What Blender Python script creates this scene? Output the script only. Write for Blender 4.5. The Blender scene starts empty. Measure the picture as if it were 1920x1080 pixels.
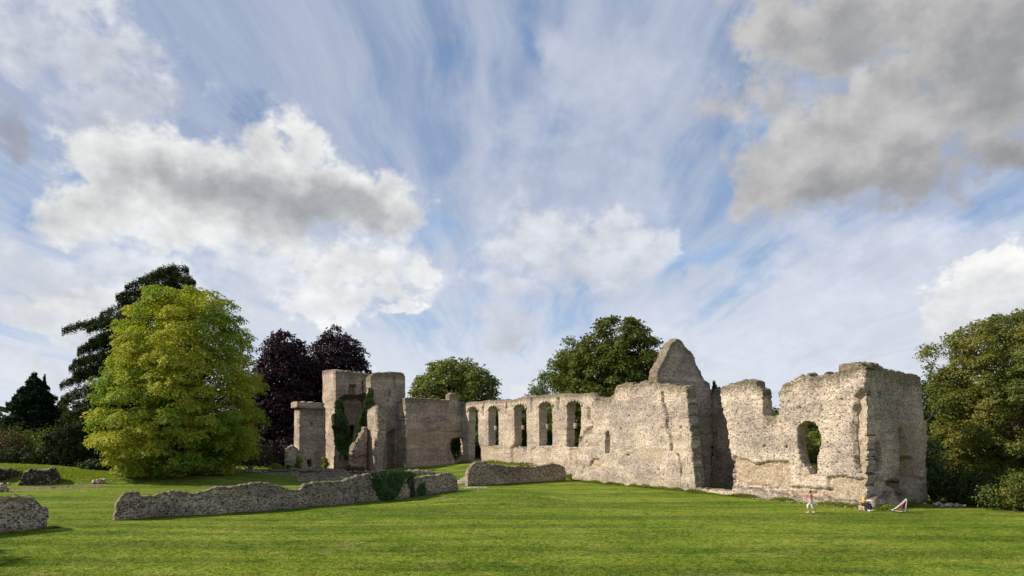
import bpy, math, random
import numpy as np
from mathutils import Vector, Matrix

random.seed(7)
RNG = np.random.default_rng(11)
SC = bpy.context.scene
COL = SC.collection
F, CX, HY, CZ = 1280.0, 960.0, 815.0, 5.7      # focal px, principal column, horizon row, eye height
A = np.array([-0.525, 0.851])                  # plan directions of the ruin
B = np.array([0.851, 0.525])

# ------------------------------------------------------------------ noise
def _hash(ix, iy, iz, seed):
    h = (ix.astype(np.int64) * 374761393 + iy.astype(np.int64) * 668265263 + iz.astype(np.int64) * 2147483647 + seed * 974634777) & 0xFFFFFFFF
    h = ((h ^ (h >> 13)) * 1274126177) & 0xFFFFFFFF
    h = (h ^ (h >> 16)) & 0xFFFFFF
    return h / float(0xFFFFFF) * 2 - 1
def vnoise(P, seed=0):
    P = np.asarray(P, float)
    i = np.floor(P); f = P - i; f = f * f * (3 - 2 * f)
    x, y, z = i[:, 0], i[:, 1], i[:, 2]
    r = 0
    for dx in (0, 1):
        for dy in (0, 1):
            for dz in (0, 1):
                w = (f[:, 0] if dx else 1 - f[:, 0]) * (f[:, 1] if dy else 1 - f[:, 1]) * (f[:, 2] if dz else 1 - f[:, 2])
                r = r + w * _hash(x + dx, y + dy, z + dz, seed)
    return r
def fbm(P, seed=0, o=3):
    P = np.asarray(P, float); s = 0; a = 1; t = 0
    for k in range(o):
        s = s + a * vnoise(P * 2.03 ** k, seed + k * 17); t += a; a *= .5
    return s / t

# ------------------------------------------------------------------ plan helpers
def P(px, depth): return np.array([(px - CX) / F * depth, depth])
def along(p, d, px):
    r = (px - CX) / F
    t = (r * p[1] - p[0]) / (d[0] - r * d[1])
    return p + d * t
def zof(py, depth): return CZ + (HY - py) / F * depth
def q(o, s, pts): return [(o[0] + a / s, o[1] + b / s) for a, b in pts]
def q2(*p): return q((500, 580), 3.0, p)
def q3(*p): return q((860, 580), 3.0, p)
def q4(*p): return q((1060, 620), 3.376, p)
def q5(*p): return q((1320, 660), 3.375, p)
def q6(*p): return q((620, 680), 4.906, p)
def q7(*p): return q((1580, 660), 3.6, p)
def q8(*p): return q((0, 860), 3.692, p)

# ------------------------------------------------------------------ ground
GC = []
def gc(px, py, d, w=1.0):
    p = P(px, d); GC.append((p[0], p[1], zof(py, d), w))
for px, py, d in [(762, 877, 106.7), (815, 874, 109), (870, 869, 111), (905, 866, 106), (960, 869, 98), (1015, 874, 92), (1066, 883, 87.5),
                  (830, 885, 92), (780, 884, 96), (900, 884, 90), (960, 886, 88)]: gc(px, py, d)
for px, py, d in [(560, 880, 109), (600, 881, 110), (640, 884, 108), (700, 886, 104), (730, 888, 100), (520, 884, 100)]: gc(px, py, d)
for px, py, d in [(215, 976.5, 45.2), (520, 956, 52.2), (710, 940, 57.8), (858, 919, 63), (0, 998, 39.6), (92, 993, 41), (880, 912, 75), (1060, 903, 82)]: gc(px, py, d)
for px, py, d in [(140, 888, 81), (165, 880, 87), (60, 872, 84), (0, 869, 88), (-80, 869, 88), (100, 871, 88), (-200, 869, 90), (250, 893, 88), (200, 883, 92), (330, 890, 85), (345, 888, 90), (420, 886, 92)]: gc(px, py, d)
for px, d in [(30, 75), (90, 74), (180, 76), (0, 68), (120, 66), (250, 74), (350, 74), (450, 74), (550, 76), (650, 76), (750, 72), (300, 60), (450, 62), (620, 68), (1000, 74), (1100, 76), (1200, 68), (1300, 62)]:
    p = P(px, d); GC.append((p[0], p[1], 0.0, 1.0))
_bd0 = P(1622, 52.8)
for s in range(-2, 38, 3):
    for off in (-3.0, 0):
        p = _bd0 + A * s - B * 1.0 + (-B) * (-off) * 0
        GC.append((p[0], p[1], 0.0, 1.0))
for px, py, d in [(1680, 962, 50.2), (1735, 946, 56), (1820, 955, 52), (1920, 966, 48.5), (2050, 975, 46)]: gc(px, py, d)
for x in (-60, -40, -20, 0, 20, 40, 60):
    for y in (-20, 0, 15, 28): GC.append((x, y, 0.0, 1.0))
GC = np.array(GC)
def gz(xy):
    xy = np.atleast_2d(np.asarray(xy, float))
    d2 = ((xy[:, None, :] - GC[None, :, :2]) ** 2).sum(-1)
    w = GC[:, 3] * np.exp(-d2 / (2 * 3.6 ** 2))
    far = np.clip((xy[:, 1] - 95) / 60, 0, 1)
    z = ((w * GC[:, 2]).sum(1) + .03 * 1.0 * far) / (w.sum(1) + .03)
    z += .07 * fbm(np.c_[xy / 9.0, np.zeros(len(xy))], 5, 2) * np.clip((xy[:, 1] + 40) / 60, 0, 1)
    return z
def g1(p): return float(gz(np.array(p)[None, :2])[0])

# ------------------------------------------------------------------ object helpers
def tag(o, label=None, cat=None, group=None, kind=None):
    if label: o['label'] = label; kind = kind or 'thing'
    if cat: o['category'] = cat
    if group: o['group'] = group
    if kind: o['kind'] = kind
    return o
def empty(name, loc, label=None, cat=None, group=None):
    o = bpy.data.objects.new(name, None); COL.objects.link(o)
    o.location = loc; o.empty_display_size = .3
    return tag(o, label, cat, group)
def link_mesh(name, V, Q, mat, parent=None, smooth=False, attrs=None, base=None, tris=None):
    """quads (M,4); world coordinates, origin at base"""
    V = np.asarray(V, np.float32)
    if parent is not None: org = np.array(parent.location[:], np.float32)
    elif base is not None: org = np.array(base, np.float32)
    else: org = np.array([V[:, 0].mean(), V[:, 1].mean(), V[:, 2].min()], np.float32)
    me = bpy.data.meshes.new(name)
    Q = np.asarray(Q, np.int32)
    nq = len(Q); k = Q.shape[1]
    me.vertices.add(len(V)); me.vertices.foreach_set('co', (V - org).ravel())
    me.loops.add(nq * k); me.loops.foreach_set('vertex_index', Q.ravel())
    me.polygons.add(nq); me.polygons.foreach_set('loop_start', np.arange(0, nq * k, k, dtype=np.int32))
    me.polygons.foreach_set('loop_total', np.full(nq, k, np.int32))
    if smooth: me.polygons.foreach_set('use_smooth', np.ones(nq, bool))
    me.update(calc_edges=True)
    if attrs:
        for n, a in attrs.items():
            at = me.attributes.new(n, 'FLOAT', 'POINT'); at.data.foreach_set('value', np.asarray(a, np.float32))
    if mat: me.materials.append(mat)
    o = bpy.data.objects.new(name, me); COL.objects.link(o)
    if parent is not None: o.parent = parent
    else: o.location = org
    return o

# ------------------------------------------------------------------ node helpers
class NT:
    def __init__(s, nt): s.nt = nt
    def n(s, typ, props=None, **inp):
        nd = s.nt.nodes.new(typ)
        for k, v in (props or {}).items(): setattr(nd, k, v)
        for k, v in inp.items():
            key = int(k[1:]) if k[0] == 'i' and k[1:].isdigit() else k.replace('_', ' ')
            sock = nd.inputs[key]
            if hasattr(v, 'is_output') or isinstance(v, bpy.types.NodeSocket): s.nt.links.new(v, sock)
            else: sock.default_value = v
        return nd
    def math(s, op, a, b=0.0, clamp=False):
        nd = s.nt.nodes.new('ShaderNodeMath'); nd.operation = op; nd.use_clamp = clamp
        for i, v in enumerate((a, b)):
            if isinstance(v, bpy.types.NodeSocket): s.nt.links.new(v, nd.inputs[i])
            else: nd.inputs[i].default_value = v
        return nd.outputs[0]
    def mix(s, fac, a, b):
        nd = s.nt.nodes.new('ShaderNodeMix'); nd.data_type = 'RGBA'
        for sock, v in ((nd.inputs[0], fac), (nd.inputs[6], a), (nd.inputs[7], b)):
            if isinstance(v, bpy.types.NodeSocket): s.nt.links.new(v, sock)
            else: sock.default_value = v if not isinstance(v, tuple) else (*v[:3], 1)
        return nd.outputs[2]
    def mult(s, a, b, fac=1.0):
        nd = s.nt.nodes.new('ShaderNodeMix'); nd.data_type = 'RGBA'; nd.blend_type = 'MULTIPLY'
        for sock, v in ((nd.inputs[0], fac), (nd.inputs[6], a), (nd.inputs[7], b)):
            if isinstance(v, bpy.types.NodeSocket): s.nt.links.new(v, sock)
            else: sock.default_value = v if not isinstance(v, tuple) else (*v[:3], 1)
        return nd.outputs[2]
    def ss(s, v, lo, hi, a=0.0, b=1.0):
        nd = s.n('ShaderNodeMapRange', {'interpolation_type': 'SMOOTHSTEP'}, Value=v)
        nd.inputs[1].default_value = lo; nd.inputs[2].default_value = hi; nd.inputs[3].default_value = a; nd.inputs[4].default_value = b
        return nd.outputs[0]
    def noise(s, vec, scale, detail=4, rough=.55, dist=0.0):
        return s.n('ShaderNodeTexNoise', None, Vector=vec, Scale=scale, Detail=detail, Roughness=rough, Distortion=dist)
    def mapping(s, vec, scale=(1, 1, 1), loc=(0, 0, 0), rot=(0, 0, 0), typ='POINT'):
        nd = s.n('ShaderNodeMapping', {'vector_type': typ}, Vector=vec)
        if typ != 'VECTOR': nd.inputs['Location'].default_value = loc
        nd.inputs['Rotation'].default_value = rot; nd.inputs['Scale'].default_value = scale
        return nd.outputs[0]
def ramp(T, fac, stops, interp='LINEAR'):
    nd = T.n('ShaderNodeValToRGB', None, Fac=fac); cr = nd.color_ramp; cr.interpolation = interp
    while len(cr.elements) < len(stops): cr.elements.new(.5)
    for e, (p, c) in zip(cr.elements, stops): e.position = p; e.color = (*c, 1)
    return nd.outputs[0]
def new_mat(name):
    m = bpy.data.materials.new(name); m.use_nodes = True
    nt = m.node_tree; nt.nodes.clear()
    T = NT(nt); out = nt.nodes.new('ShaderNodeOutputMaterial')
    return m, T, out
def bsdf(T, out, col, rough=.9, normal=None, spec=.2):
    b = T.n('ShaderNodeBsdfPrincipled', None, Roughness=rough)
    b.inputs['Specular IOR Level'].default_value = spec
    if isinstance(col, bpy.types.NodeSocket): T.nt.links.new(col, b.inputs['Base Color'])
    else: b.inputs['Base Color'].default_value = (*col, 1)
    if normal: T.nt.links.new(normal, b.inputs['Normal'])
    T.nt.links.new(b.outputs[0], out.inputs[0]); return b
def plain(name, col, rough=.7, spec=.3, var=.12):
    m, T, out = new_mat(name)
    g = T.n('ShaderNodeNewGeometry')
    n = T.noise(g.outputs['Position'], 9, 3)
    c = T.mix(T.ss(n.outputs[0], .3, .7), tuple(x * (1 - var) for x in col), tuple(min(1, x * (1 + var)) for x in col))
    bsdf(T, out, c, rough, None, spec); return m

# flint and rubble masonry
def flint(name, light=(.68, .595, .52), mortar=(.62, .53, .445), patch=(.62, .48, .335), dark=(.11, .095, .08), bright=1.0, moss=0.35, darkfrac=.19):
    m, T, out = new_mat(name)
    g = T.n('ShaderNodeNewGeometry'); pos = g.outputs['Position']
    warp = T.noise(pos, 2.0, 2)
    p2 = T.n('ShaderNodeVectorMath', {'operation': 'MULTIPLY_ADD'}, i0=warp.outputs['Color'], i1=(.12, .12, .10), i2=pos).outputs[0]
    mp = T.mapping(p2, (7.2, 7.2, 12.0))
    v = T.n('ShaderNodeTexVoronoi', {'feature': 'F1'}, Vector=mp, Scale=1.0, Randomness=.68)
    ve = T.n('ShaderNodeTexVoronoi', {'feature': 'DISTANCE_TO_EDGE'}, Vector=mp, Scale=1.0, Randomness=.68)
    sep = T.n('ShaderNodeSeparateColor', None, Color=v.outputs['Color'])
    stone = ramp(T, sep.outputs[0], [(0, dark), (darkfrac * .6, tuple(x * 2.0 for x in dark)), (darkfrac, tuple(x * .62 for x in light)), (.6, light), (.85, tuple(min(1, x * 1.3) for x in light)), (1, (.66, .62, .55))])
    # larger mottling made of groups of stones
    v2 = T.n('ShaderNodeTexVoronoi', {'feature': 'F1'}, Vector=T.mapping(p2, (2.1, 2.1, 4.0)), Scale=1.0, Randomness=1.0)
    s2 = T.n('ShaderNodeSeparateColor', None, Color=v2.outputs['Color'])
    stone = T.mult(stone, T.mix(s2.outputs[0], (.84, .82, .80), (1.12, 1.11, 1.09)))
    mort = T.math('SUBTRACT', 1.0, T.ss(ve.outputs['Distance'], .03, .14))
    c = T.mix(T.math('MULTIPLY', mort, .75), stone, mortar)
    big = T.noise(pos, .28, 4, .6)
    c = T.mult(c, T.mix(T.ss(big.outputs[0], .38, .62), (.76, .74, .74), (1.14, 1.10, 1.03)))
    # courses: lift lines of the wall, one about every metre
    crs = T.noise(T.mapping(pos, (.15, .15, 1.6)), 1.0, 3, .6)
    c = T.mult(c, T.mix(T.ss(crs.outputs[0], .38, .62), (.86, .84, .82), (1.08, 1.07, 1.05)))
    bp = T.noise(pos, .9, 4, .65)
    c = T.mix(T.ss(bp.outputs[0], .58, .74, 0, .6), c, T.mult(c, (1.06, .91, .77)))
    mid = T.noise(pos, 1.7, 5, .7)
    c = T.mix(T.ss(mid.outputs[0], .56, .72, 0, .35), c, T.mult(c, (.5, .47, .46)))
    ex = T.n('ShaderNodeAttribute', {'attribute_name': 'exposed'}).outputs['Fac']
    exn = T.math('MULTIPLY', ex, T.ss(T.noise(pos, 1.6, 4).outputs[0], .30, .55, .45, 1.0))
    ex_col = T.mult(T.mix(sep.outputs[1], tuple(x * .55 for x in patch), tuple(x * 1.35 for x in patch)), T.mix(mort, (1, 1, 1), (.75, .72, .7)))
    c = T.mix(exn, c, ex_col)
    # lichen and soot running down from the wall head
    we = T.n('ShaderNodeAttribute', {'attribute_name': 'weather'}).outputs['Fac']
    st = T.noise(T.mapping(pos, (2.4, 2.4, .28)), 1.0, 4, .6)
    w = T.math('ADD', T.math('ADD', we, T.math('MULTIPLY', T.math('SUBTRACT', st.outputs[0], .5), 1.1)), T.math('MULTIPLY', T.math('SUBTRACT', sep.outputs[1], .5), .55))
    w = T.ss(w, .42, .70)
    lich = T.mult(T.mix(sep.outputs[2], (.075, .056, .034), (.33, .27, .19)), T.mix(T.ss(T.noise(pos, 3.0, 3).outputs[0], .45, .65), (1, 1, 1), (.75 + .1 * (1 - moss), .95, .5 + .4 * (1 - moss))))
    c = T.mix(T.math('MULTIPLY', w, .8), c, lich)
    st2 = T.noise(T.mapping(pos, (1.1, 1.1, .10)), 1.0, 3, .6)
    c = T.mix(T.ss(st2.outputs[0], .58, .75, 0, .45), c, T.mult(c, (.55, .52, .50)))
    if bright != 1.0: c = T.mult(c, (bright, bright, bright)) if bright <= 1 else c
    h = T.math('ADD', T.math('MULTIPLY', T.ss(ve.outputs['Distance'], 0, .3), .6), T.math('MULTIPLY', mid.outputs[0], .8))
    bm = T.n('ShaderNodeBump', None, Strength=.85, Distance=.07, Height=h)
    bsdf(T, out, c, .92, bm.outputs[0], .15)
    return m

def leaf_mat(name, c1, c2, c3=None, trans=.35, gloss=.015, patch=.35, odd=None, lawn=False):
    m, T, out = new_mat(name)
    g = T.n('ShaderNodeNewGeometry'); rnd = g.outputs['Random Per Island']
    n = T.noise(g.outputs['Position'], patch, 3)
    c = T.mix(rnd, c1, c2)
    if c3: c = T.mix(T.ss(n.outputs[0], .42, .62), c, T.mult(c, c3))
    if lawn: c = T.mult(lawn_pattern(T, g.outputs['Position'])[0], T.mix(rnd, (.85, .9, .8), (1.5, 1.5, 1.3)))
    if odd: c = T.mix(T.ss(rnd, .93, .97), c, odd)
    d = T.n('ShaderNodeBsdfDiffuse', None, Color=c)
    t = T.n('ShaderNodeBsdfTranslucent', None, Color=T.mult(c, (1.25, 1.2, .6)))
    mx = T.n('ShaderNodeMixShader', None, i0=trans); T.nt.links.new(d.outputs[0], mx.inputs[1]); T.nt.links.new(t.outputs[0], mx.inputs[2])
    gl = T.n('ShaderNodeBsdfGlossy', None, Roughness=.5); gl.inputs['Color'].default_value = (.8, .85, .9, 1)
    m2 = T.n('ShaderNodeMixShader', None, i0=gloss); T.nt.links.new(mx.outputs[0], m2.inputs[1]); T.nt.links.new(gl.outputs[0], m2.inputs[2])
    T.nt.links.new(m2.outputs[0], out.inputs[0]); return m

def bark_mat(name, c):
    m, T, out = new_mat(name)
    g = T.n('ShaderNodeNewGeometry')
    n = T.noise(T.mapping(g.outputs['Position'], (6, 6, 1.2)), 1.0, 5)
    col = T.mix(T.ss(n.outputs[0], .35, .65), tuple(x * .55 for x in c), tuple(x * 1.3 for x in c))
    bm = T.n('ShaderNodeBump', None, Strength=.8, Distance=.05, Height=n.outputs[0])
    bsdf(T, out, col, .95, bm.outputs[0], .1); return m

def lawn_pattern(T, pos, k=1.0):
    a = T.noise(pos, .09, 4, .6); b = T.noise(T.mapping(pos, (.8, 1.0, 1)), .8, 5, .7); d = T.noise(pos, 4.0, 5, .75); e = T.noise(pos, 22.0, 3, .7)
    c = T.mix(T.ss(a.outputs[0], .38, .62), (.122, .180, .018), (.170, .215, .028))
    c = T.mix(T.ss(b.outputs[0], .49, .66, 0, .8), c, (.205, .215, .040))
    c = T.mix(T.ss(b.outputs[0], .46, .34, 0, .8), c, (.065, .112, .014))
    clov = T.noise(T.mapping(pos, (1, 1.0, 1), (31, 7, 0)), .30, 6, .7)
    c = T.mix(T.ss(clov.outputs[0], .54, .68, 0, .65), c, (.070, .125, .024))
    dry = T.noise(T.mapping(pos, (1, 1, 1), (-11, 3, 0)), .22, 6, .75)
    c = T.mix(T.ss(dry.outputs[0], .55, .68, 0, .7), c, (.25, .235, .07))
    mow = T.noise(T.mapping(pos, (.04, .45, 1), (0, 0, 0), (0, 0, .5)), 1.0, 3, .5)
    c = T.mult(c, T.mix(T.ss(mow.outputs[0], .42, .58), (.76, .80, .76), (1.14, 1.12, 1.08)))
    c = T.mult(c, T.mix(T.ss(d.outputs[0], .40, .60), (.60, .64, .58), (1.34, 1.30, 1.26)))
    return c, d, e
def grass_mat():
    m, T, out = new_mat('lawn_grass')
    g = T.n('ShaderNodeNewGeometry'); pos = g.outputs['Position']
    c, d, e = lawn_pattern(T, pos)
    c = T.mult(c, T.mix(T.ss(e.outputs[0], .38, .62), (.62, .64, .62), (1.36, 1.34, 1.3)))
    soil = T.n('ShaderNodeAttribute', {'attribute_name': 'soil'}).outputs['Fac']
    sn = T.noise(pos, 1.4, 5, .7)
    sm = T.ss(T.math('ADD', soil, T.math('MULTIPLY', T.math('SUBTRACT', sn.outputs[0], .5), 1.2)), .45, .62)
    c = T.mix(sm, c, T.mix(d.outputs[0], (.12, .085, .05), (.30, .23, .16)))
    h = T.math('ADD', T.math('MULTIPLY', d.outputs[0], .7), T.math('MULTIPLY', e.outputs[0], .4))
    bm = T.n('ShaderNodeBump', None, Strength=.9, Distance=.10, Height=h)
    bsdf(T, out, c, .95, bm.outputs[0], .05); return m

M = {}
M['flint'] = flint('flint_rubble')
M['hall'] = flint('hall_and_sunlit_rubble', light=(.65, .565, .485), mortar=(.60, .51, .425), darkfrac=.15)  # hall wall; also gives the tower group's sunlit sides a lighter colour
M['tower'] = flint('shade_toned_rubble', light=(.57, .465, .385), mortar=(.53, .425, .34), patch=(.56, .40, .25), darkfrac=.16)  # darker rubble, mainly for walls facing away from the sun: shade put into colour
M['low'] = flint('low_wall_flint', light=(.47, .39, .31), mortar=(.32, .26, .20), darkfrac=.30, dark=(.05, .043, .038))
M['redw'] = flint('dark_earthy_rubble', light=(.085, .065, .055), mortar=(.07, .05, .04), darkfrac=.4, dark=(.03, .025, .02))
M['stone'] = flint('pale_dressed_and_lit_stone', light=(.60, .53, .43), mortar=(.58, .50, .39), darkfrac=.08)  # dressed stone; also paints the sunlit tone on broken end and pier
M['grass'] = grass_mat()
M['maple'] = leaf_mat('golden_maple_leaf', (.27, .30, .024), (.55, .53, .075), (.42, .66, .55), .40, .015, .16)
M['cedar'] = leaf_mat('cedar_needles', (.030, .050, .016), (.075, .10, .032), None, .12)
M['conifer'] = leaf_mat('conifer_needles', (.016, .040, .014), (.035, .065, .024), None, .10)
M['beech'] = leaf_mat('copper_beech_leaf', (.027, .011, .016), (.062, .024, .031), None, .18, .025)
M['oak'] = leaf_mat('olive_leaf', (.075, .095, .010), (.165, .170, .022), (.65, .8, .7), .32)
M['pale'] = leaf_mat('pale_green_leaf', (.13, .165, .030), (.25, .265, .06), (.8, .85, .7), .35)
M['grey'] = leaf_mat('grey_green_leaf', (.11, .15, .06), (.18, .22, .09), None, .3)
M['willow'] = leaf_mat('willow_leaf', (.125, .135, .022), (.25, .24, .048), (.55, .68, .6), .34)
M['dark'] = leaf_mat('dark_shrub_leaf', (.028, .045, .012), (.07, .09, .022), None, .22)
M['bush'] = leaf_mat('mixed_shrub_leaf', (.065, .11, .018), (.15, .19, .04), (.8, .7, .6), .28)
M['brownbush'] = leaf_mat('bronze_shrub_leaf', (.075, .060, .022), (.14, .10, .04), None, .25)
M['lime'] = leaf_mat('bright_shrub_leaf', (.17, .24, .03), (.30, .36, .05), None, .4)
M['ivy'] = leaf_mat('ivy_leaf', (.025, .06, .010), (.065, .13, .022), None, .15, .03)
M['ivylight'] = leaf_mat('sunlit_ivy_leaf', (.05, .09, .02), (.11, .16, .035), None, .2, .03)  # lighter copy of the ivy, with sunlight put into its colour
M['moss'] = leaf_mat('dry_moss', (.09, .075, .028), (.20, .16, .07), (.6, .9, .5), .2, .02)
M['tuft'] = leaf_mat('grass_blade', (.16, .21, .018), (.27, .29, .045), (.72, .8, .6), .40, .02, .5)
M['turf'] = leaf_mat('turf_blade', (.16, .21, .018), (.27, .29, .045), None, .35, .01, lawn=True)
M['bark'] = bark_mat('grey_bark', (.14, .11, .08))
M['darkbark'] = bark_mat('dark_bark', (.07, .05, .04))
M['wood'] = plain('weathered_timber', (.34, .29, .22), .8)

# ------------------------------------------------------------------ masonry panel
def inside(px, pz, poly):
    poly = np.asarray(poly, float); n = len(poly); r = np.zeros(len(px), bool)
    j = n - 1
    for i in range(n):
        xi, zi = poly[i]; xj, zj = poly[j]
        c = ((zi > pz) != (zj > pz)) & (px < (xj - xi) * (pz - zi) / (zj - zi + 1e-12) + xi)
        r ^= c; j = i
    return r
def dist_line(px, pz, pts):
    d = np.full(len(px), 1e9)
    for (x0, z0), (x1, z1) in zip(pts[:-1], pts[1:]):
        dx, dz = x1 - x0, z1 - z0; L = dx * dx + dz * dz + 1e-9
        t = np.clip(((px - x0) * dx + (pz - z0) * dz) / L, 0, 1)
        d = np.minimum(d, np.hypot(px - x0 - t * dx, pz - z0 - t * dz))
    return d
class Plane:
    def __init__(s, p0, p1):
        s.p0 = np.array(p0, float); d = np.array(p1, float) - s.p0; s.L = np.hypot(*d); s.d = d / s.L
        n = np.array([s.d[1], -s.d[0]])
        if n @ (-s.p0) < 0: n = -n
        s.n = n
    def uv(s, pts):
        o = []
        for px, py in pts:
            r = (px - CX) / F
            u = (r * s.p0[1] - s.p0[0]) / (s.d[0] - r * s.d[1])
            Y = s.p0[1] + s.d[1] * u
            o.append((u, zof(py, Y)))
        return o
    def pt(s, u, z, off=0):
        return np.array([s.p0[0] + s.d[0] * u + s.n[0] * off, s.p0[1] + s.d[1] * u + s.n[1] * off, z])
SEED = [100]
def panel(name, pl, thick, top, mat, parent=None, holes=(), feats=(), cell=.13, rough=.10, amp=.05, wtop=1.2, zb=-.7, closed=None, hrough=.04, lumps=.07, tuft=None, umin=None):
    """A masonry wall: front face on plane pl, head traced by `top` (left to right), real thickness, openings and breaks cut through.
    feats: (polygon px, depth, exposed) or ('line', pts px, width m, depth)"""
    SEED[0] += 31; sd = SEED[0]
    tp = pl.uv(top)
    if closed is None: poly = tp + [(tp[-1][0], zb), (tp[0][0], zb)]
    else: poly = tp
    poly = np.array(poly)
    hs = [np.array(pl.uv(h)) for h in holes]
    u0, u1 = poly[:, 0].min() - .3, poly[:, 0].max() + .3
    z0, z1 = poly[:, 1].min() - .3, poly[:, 1].max() + .3
    nu, nz = int((u1 - u0) / cell) + 1, int((z1 - z0) / cell) + 1
    uc = u0 + (np.arange(nu) + .5) * cell; zc = z0 + (np.arange(nz) + .5) * cell
    U, Z = np.meshgrid(uc, zc, indexing='ij'); U = U.ravel(); Z = Z.ravel()
    N3 = np.c_[U, Z, np.full(len(U), sd * 3.7)]
    wu = fbm(N3 * 2.6, sd, 4) * rough * 1.6; wz = fbm(N3 * 2.6 + 40, sd, 4) * rough * 2.4
    lowm = np.clip((Z - (zb + 1.2)) / 1.0, 0.3, 1)
    m = inside(U + wu * lowm, Z + wz * lowm, poly)
    for h in hs:
        m &= ~inside(U + wu * hrough / max(rough, .01), Z + wz * hrough / max(rough, .01), h)
    if umin: m &= ~((U < umin[0]) & (Z < umin[1]))
    m = m.reshape(nu, nz)
    # drop loose cells
    pad = np.pad(m, 1); nb = pad[:-2, 1:-1].astype(int) + pad[2:, 1:-1] + pad[1:-1, :-2] + pad[1:-1, 2:]
    m &= nb >= 1; m |= (nb == 4)
    Mx = np.pad(m, 1)                                   # cell (i,j) -> Mx[i+1,j+1]
    NU, NZ = nu + 1, nz + 1
    gi, gj = np.meshgrid(np.arange(NU), np.arange(NZ), indexing='ij')
    X = u0 + gi * cell; Y = z0 + gj * cell
    X = X.astype(float); Y = Y.astype(float)
    c4 = Mx[gi, gj].astype(int) + Mx[gi + 1, gj] + Mx[gi, gj + 1] + Mx[gi + 1, gj + 1]
    bnd = (c4 > 0) & (c4 < 4)
    # smooth the stair steps of the outline
    he = (Mx[gi, gj + 1] != Mx[gi, gj]) if False else None
    for it in range(1):
        sx = np.zeros_like(X); sy = np.zeros_like(Y); cn = np.zeros_like(X)
        for di, dj in ((1, 0), (-1, 0), (0, 1), (0, -1)):
            a = np.roll(X, (-di, -dj), (0, 1)); b = np.roll(Y, (-di, -dj), (0, 1))
            # edge from node (i,j) to (i+di,j+dj) is on outline if the two cells beside it differ
            if di:
                ii = gi + (1 if di > 0 else 0)
                on = Mx[np.clip(ii, 0, NU), gj] != Mx[np.clip(ii, 0, NU), np.clip(gj + 1, 0, NZ)]
            else:
                jj = gj + (1 if dj > 0 else 0)
                on = Mx[gi, np.clip(jj, 0, NZ)] != Mx[np.clip(gi + 1, 0, NU), np.clip(jj, 0, NZ)]
            on = on & bnd
            sx += np.where(on, a, 0); sy += np.where(on, b, 0); cn += on
        ok = bnd & (cn > 0)
        X = np.where(ok, .5 * X + .5 * sx / np.maximum(cn, 1), X); Y = np.where(ok, .5 * Y + .5 * sy / np.maximum(cn, 1), Y)
    # wall-head height in every column
    topz = np.full(NU, z0)
    anyc = m.any(1); tj = nz - np.argmax(m[:, ::-1], axis=1)
    tz = np.where(anyc, z0 + tj * cell, z0)
    topz[:-1] = tz; topz[-1] = tz[-1]; topz[1:] = np.maximum(topz[1:], tz)
    jx = RNG.normal(size=X.shape) * cell * .13; jy = RNG.normal(size=X.shape) * cell * .16; inn = (c4 > 0)
    X = X + jx * inn; Y = Y + jy * inn
    Xf, Yf = X.ravel(), Y.ravel()
    n3 = np.c_[Xf, Yf, np.full(len(Xf), sd * 1.3)]
    disp = amp * fbm(n3 * .5, sd + 1, 2) * 1.2 + amp * .8 * fbm(n3 * 2.5, sd + 2, 3)
    headd = (topz[:, None] - Y).ravel()
    exposed = np.zeros(len(Xf)); 
    for ft in feats:
        if ft[0] == 'line':
            pts = pl.uv(ft[1]); d = dist_line(Xf + .12 * fbm(n3 * 2, 3, 2), Yf + .05 * fbm(n3 * 3, 9, 2), pts)
            k = np.clip(1.6 - d / (ft[2] * .75), 0, 1); disp = disp - k * ft[3] * 1.5
        else:
            pg = np.array(pl.uv(ft[0])); wj = .18 * fbm(n3 * 1.6, sd + 7, 3)
            k = inside(Xf + wj, Yf + wj[::-1] * 0 + .15 * fbm(n3 * 1.9 + 9, sd, 2), pg).astype(float)
            disp = disp - k * (ft[1] + (.12 * min(1, abs(ft[1]) * 4)) * fbm(n3 * 2.2, sd + 5, 3)); exposed = np.maximum(exposed, k * ft[2])
    rim = np.clip(1 - headd / .45, 0, 1)
    disp = disp + rim * (-.02 + lumps * 1.5 * fbm(n3 * 6.5, sd + 3, 2))
    K = max(2, int(round(thick / .22)))
    layers = []
    offs = [np.linspace(0, -thick, K + 1)[k] for k in range(K + 1)]
    used = c4.ravel() > 0
    vid = -np.ones((K + 1, NU * NZ), int); verts = []; at_e = []; at_w = []
    cnt = 0
    weather = np.clip(1 - headd / wtop, 0, 1)
    for k in range(K + 1):
        sel = used if k in (0, K) else bnd.ravel()
        idx = np.nonzero(sel)[0]
        vid[k, idx] = cnt + np.arange(len(idx)); cnt += len(idx)
        x = Xf[idx]; y = Yf[idx]
        if k == 0: off = disp[idx]
        elif k == K: off = -thick + amp * fbm(np.c_[x, y, np.full(len(x), 9.)] * 2, sd + 8, 2)
        else:
            off = np.full(len(x), offs[k])
            t = k / K
            jit = fbm(np.c_[x * 5, y * 5, np.full(len(x), t * thick * 5)], sd + 11, 3)
            j2 = fbm(np.c_[x * 3 + 50, y * 3, np.full(len(x), t * thick * 3)], sd + 12, 3)
            tm = np.clip(1 - (topz[:, None] - Y).ravel()[idx] / .3, 0, 1)
            y = y + j2 * lumps * 1.5 + tm * math.sin(math.pi * t) * .07 * min(thick, 1.5)
            x = x + jit * lumps * 1.0
        verts.append(np.c_[pl.p0[0] + pl.d[0] * x + pl.n[0] * off, pl.p0[1] + pl.d[1] * x + pl.n[1] * off, y])
        at_e.append(exposed[idx] * (1 if k < K else 0) if k == 0 else np.full(len(idx), .18)); at_w.append(weather[idx])
    Vv = np.concatenate(verts)
    nid = lambda i, j: i * NZ + j
    ci, cj = np.nonzero(m)
    quads = []
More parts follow.
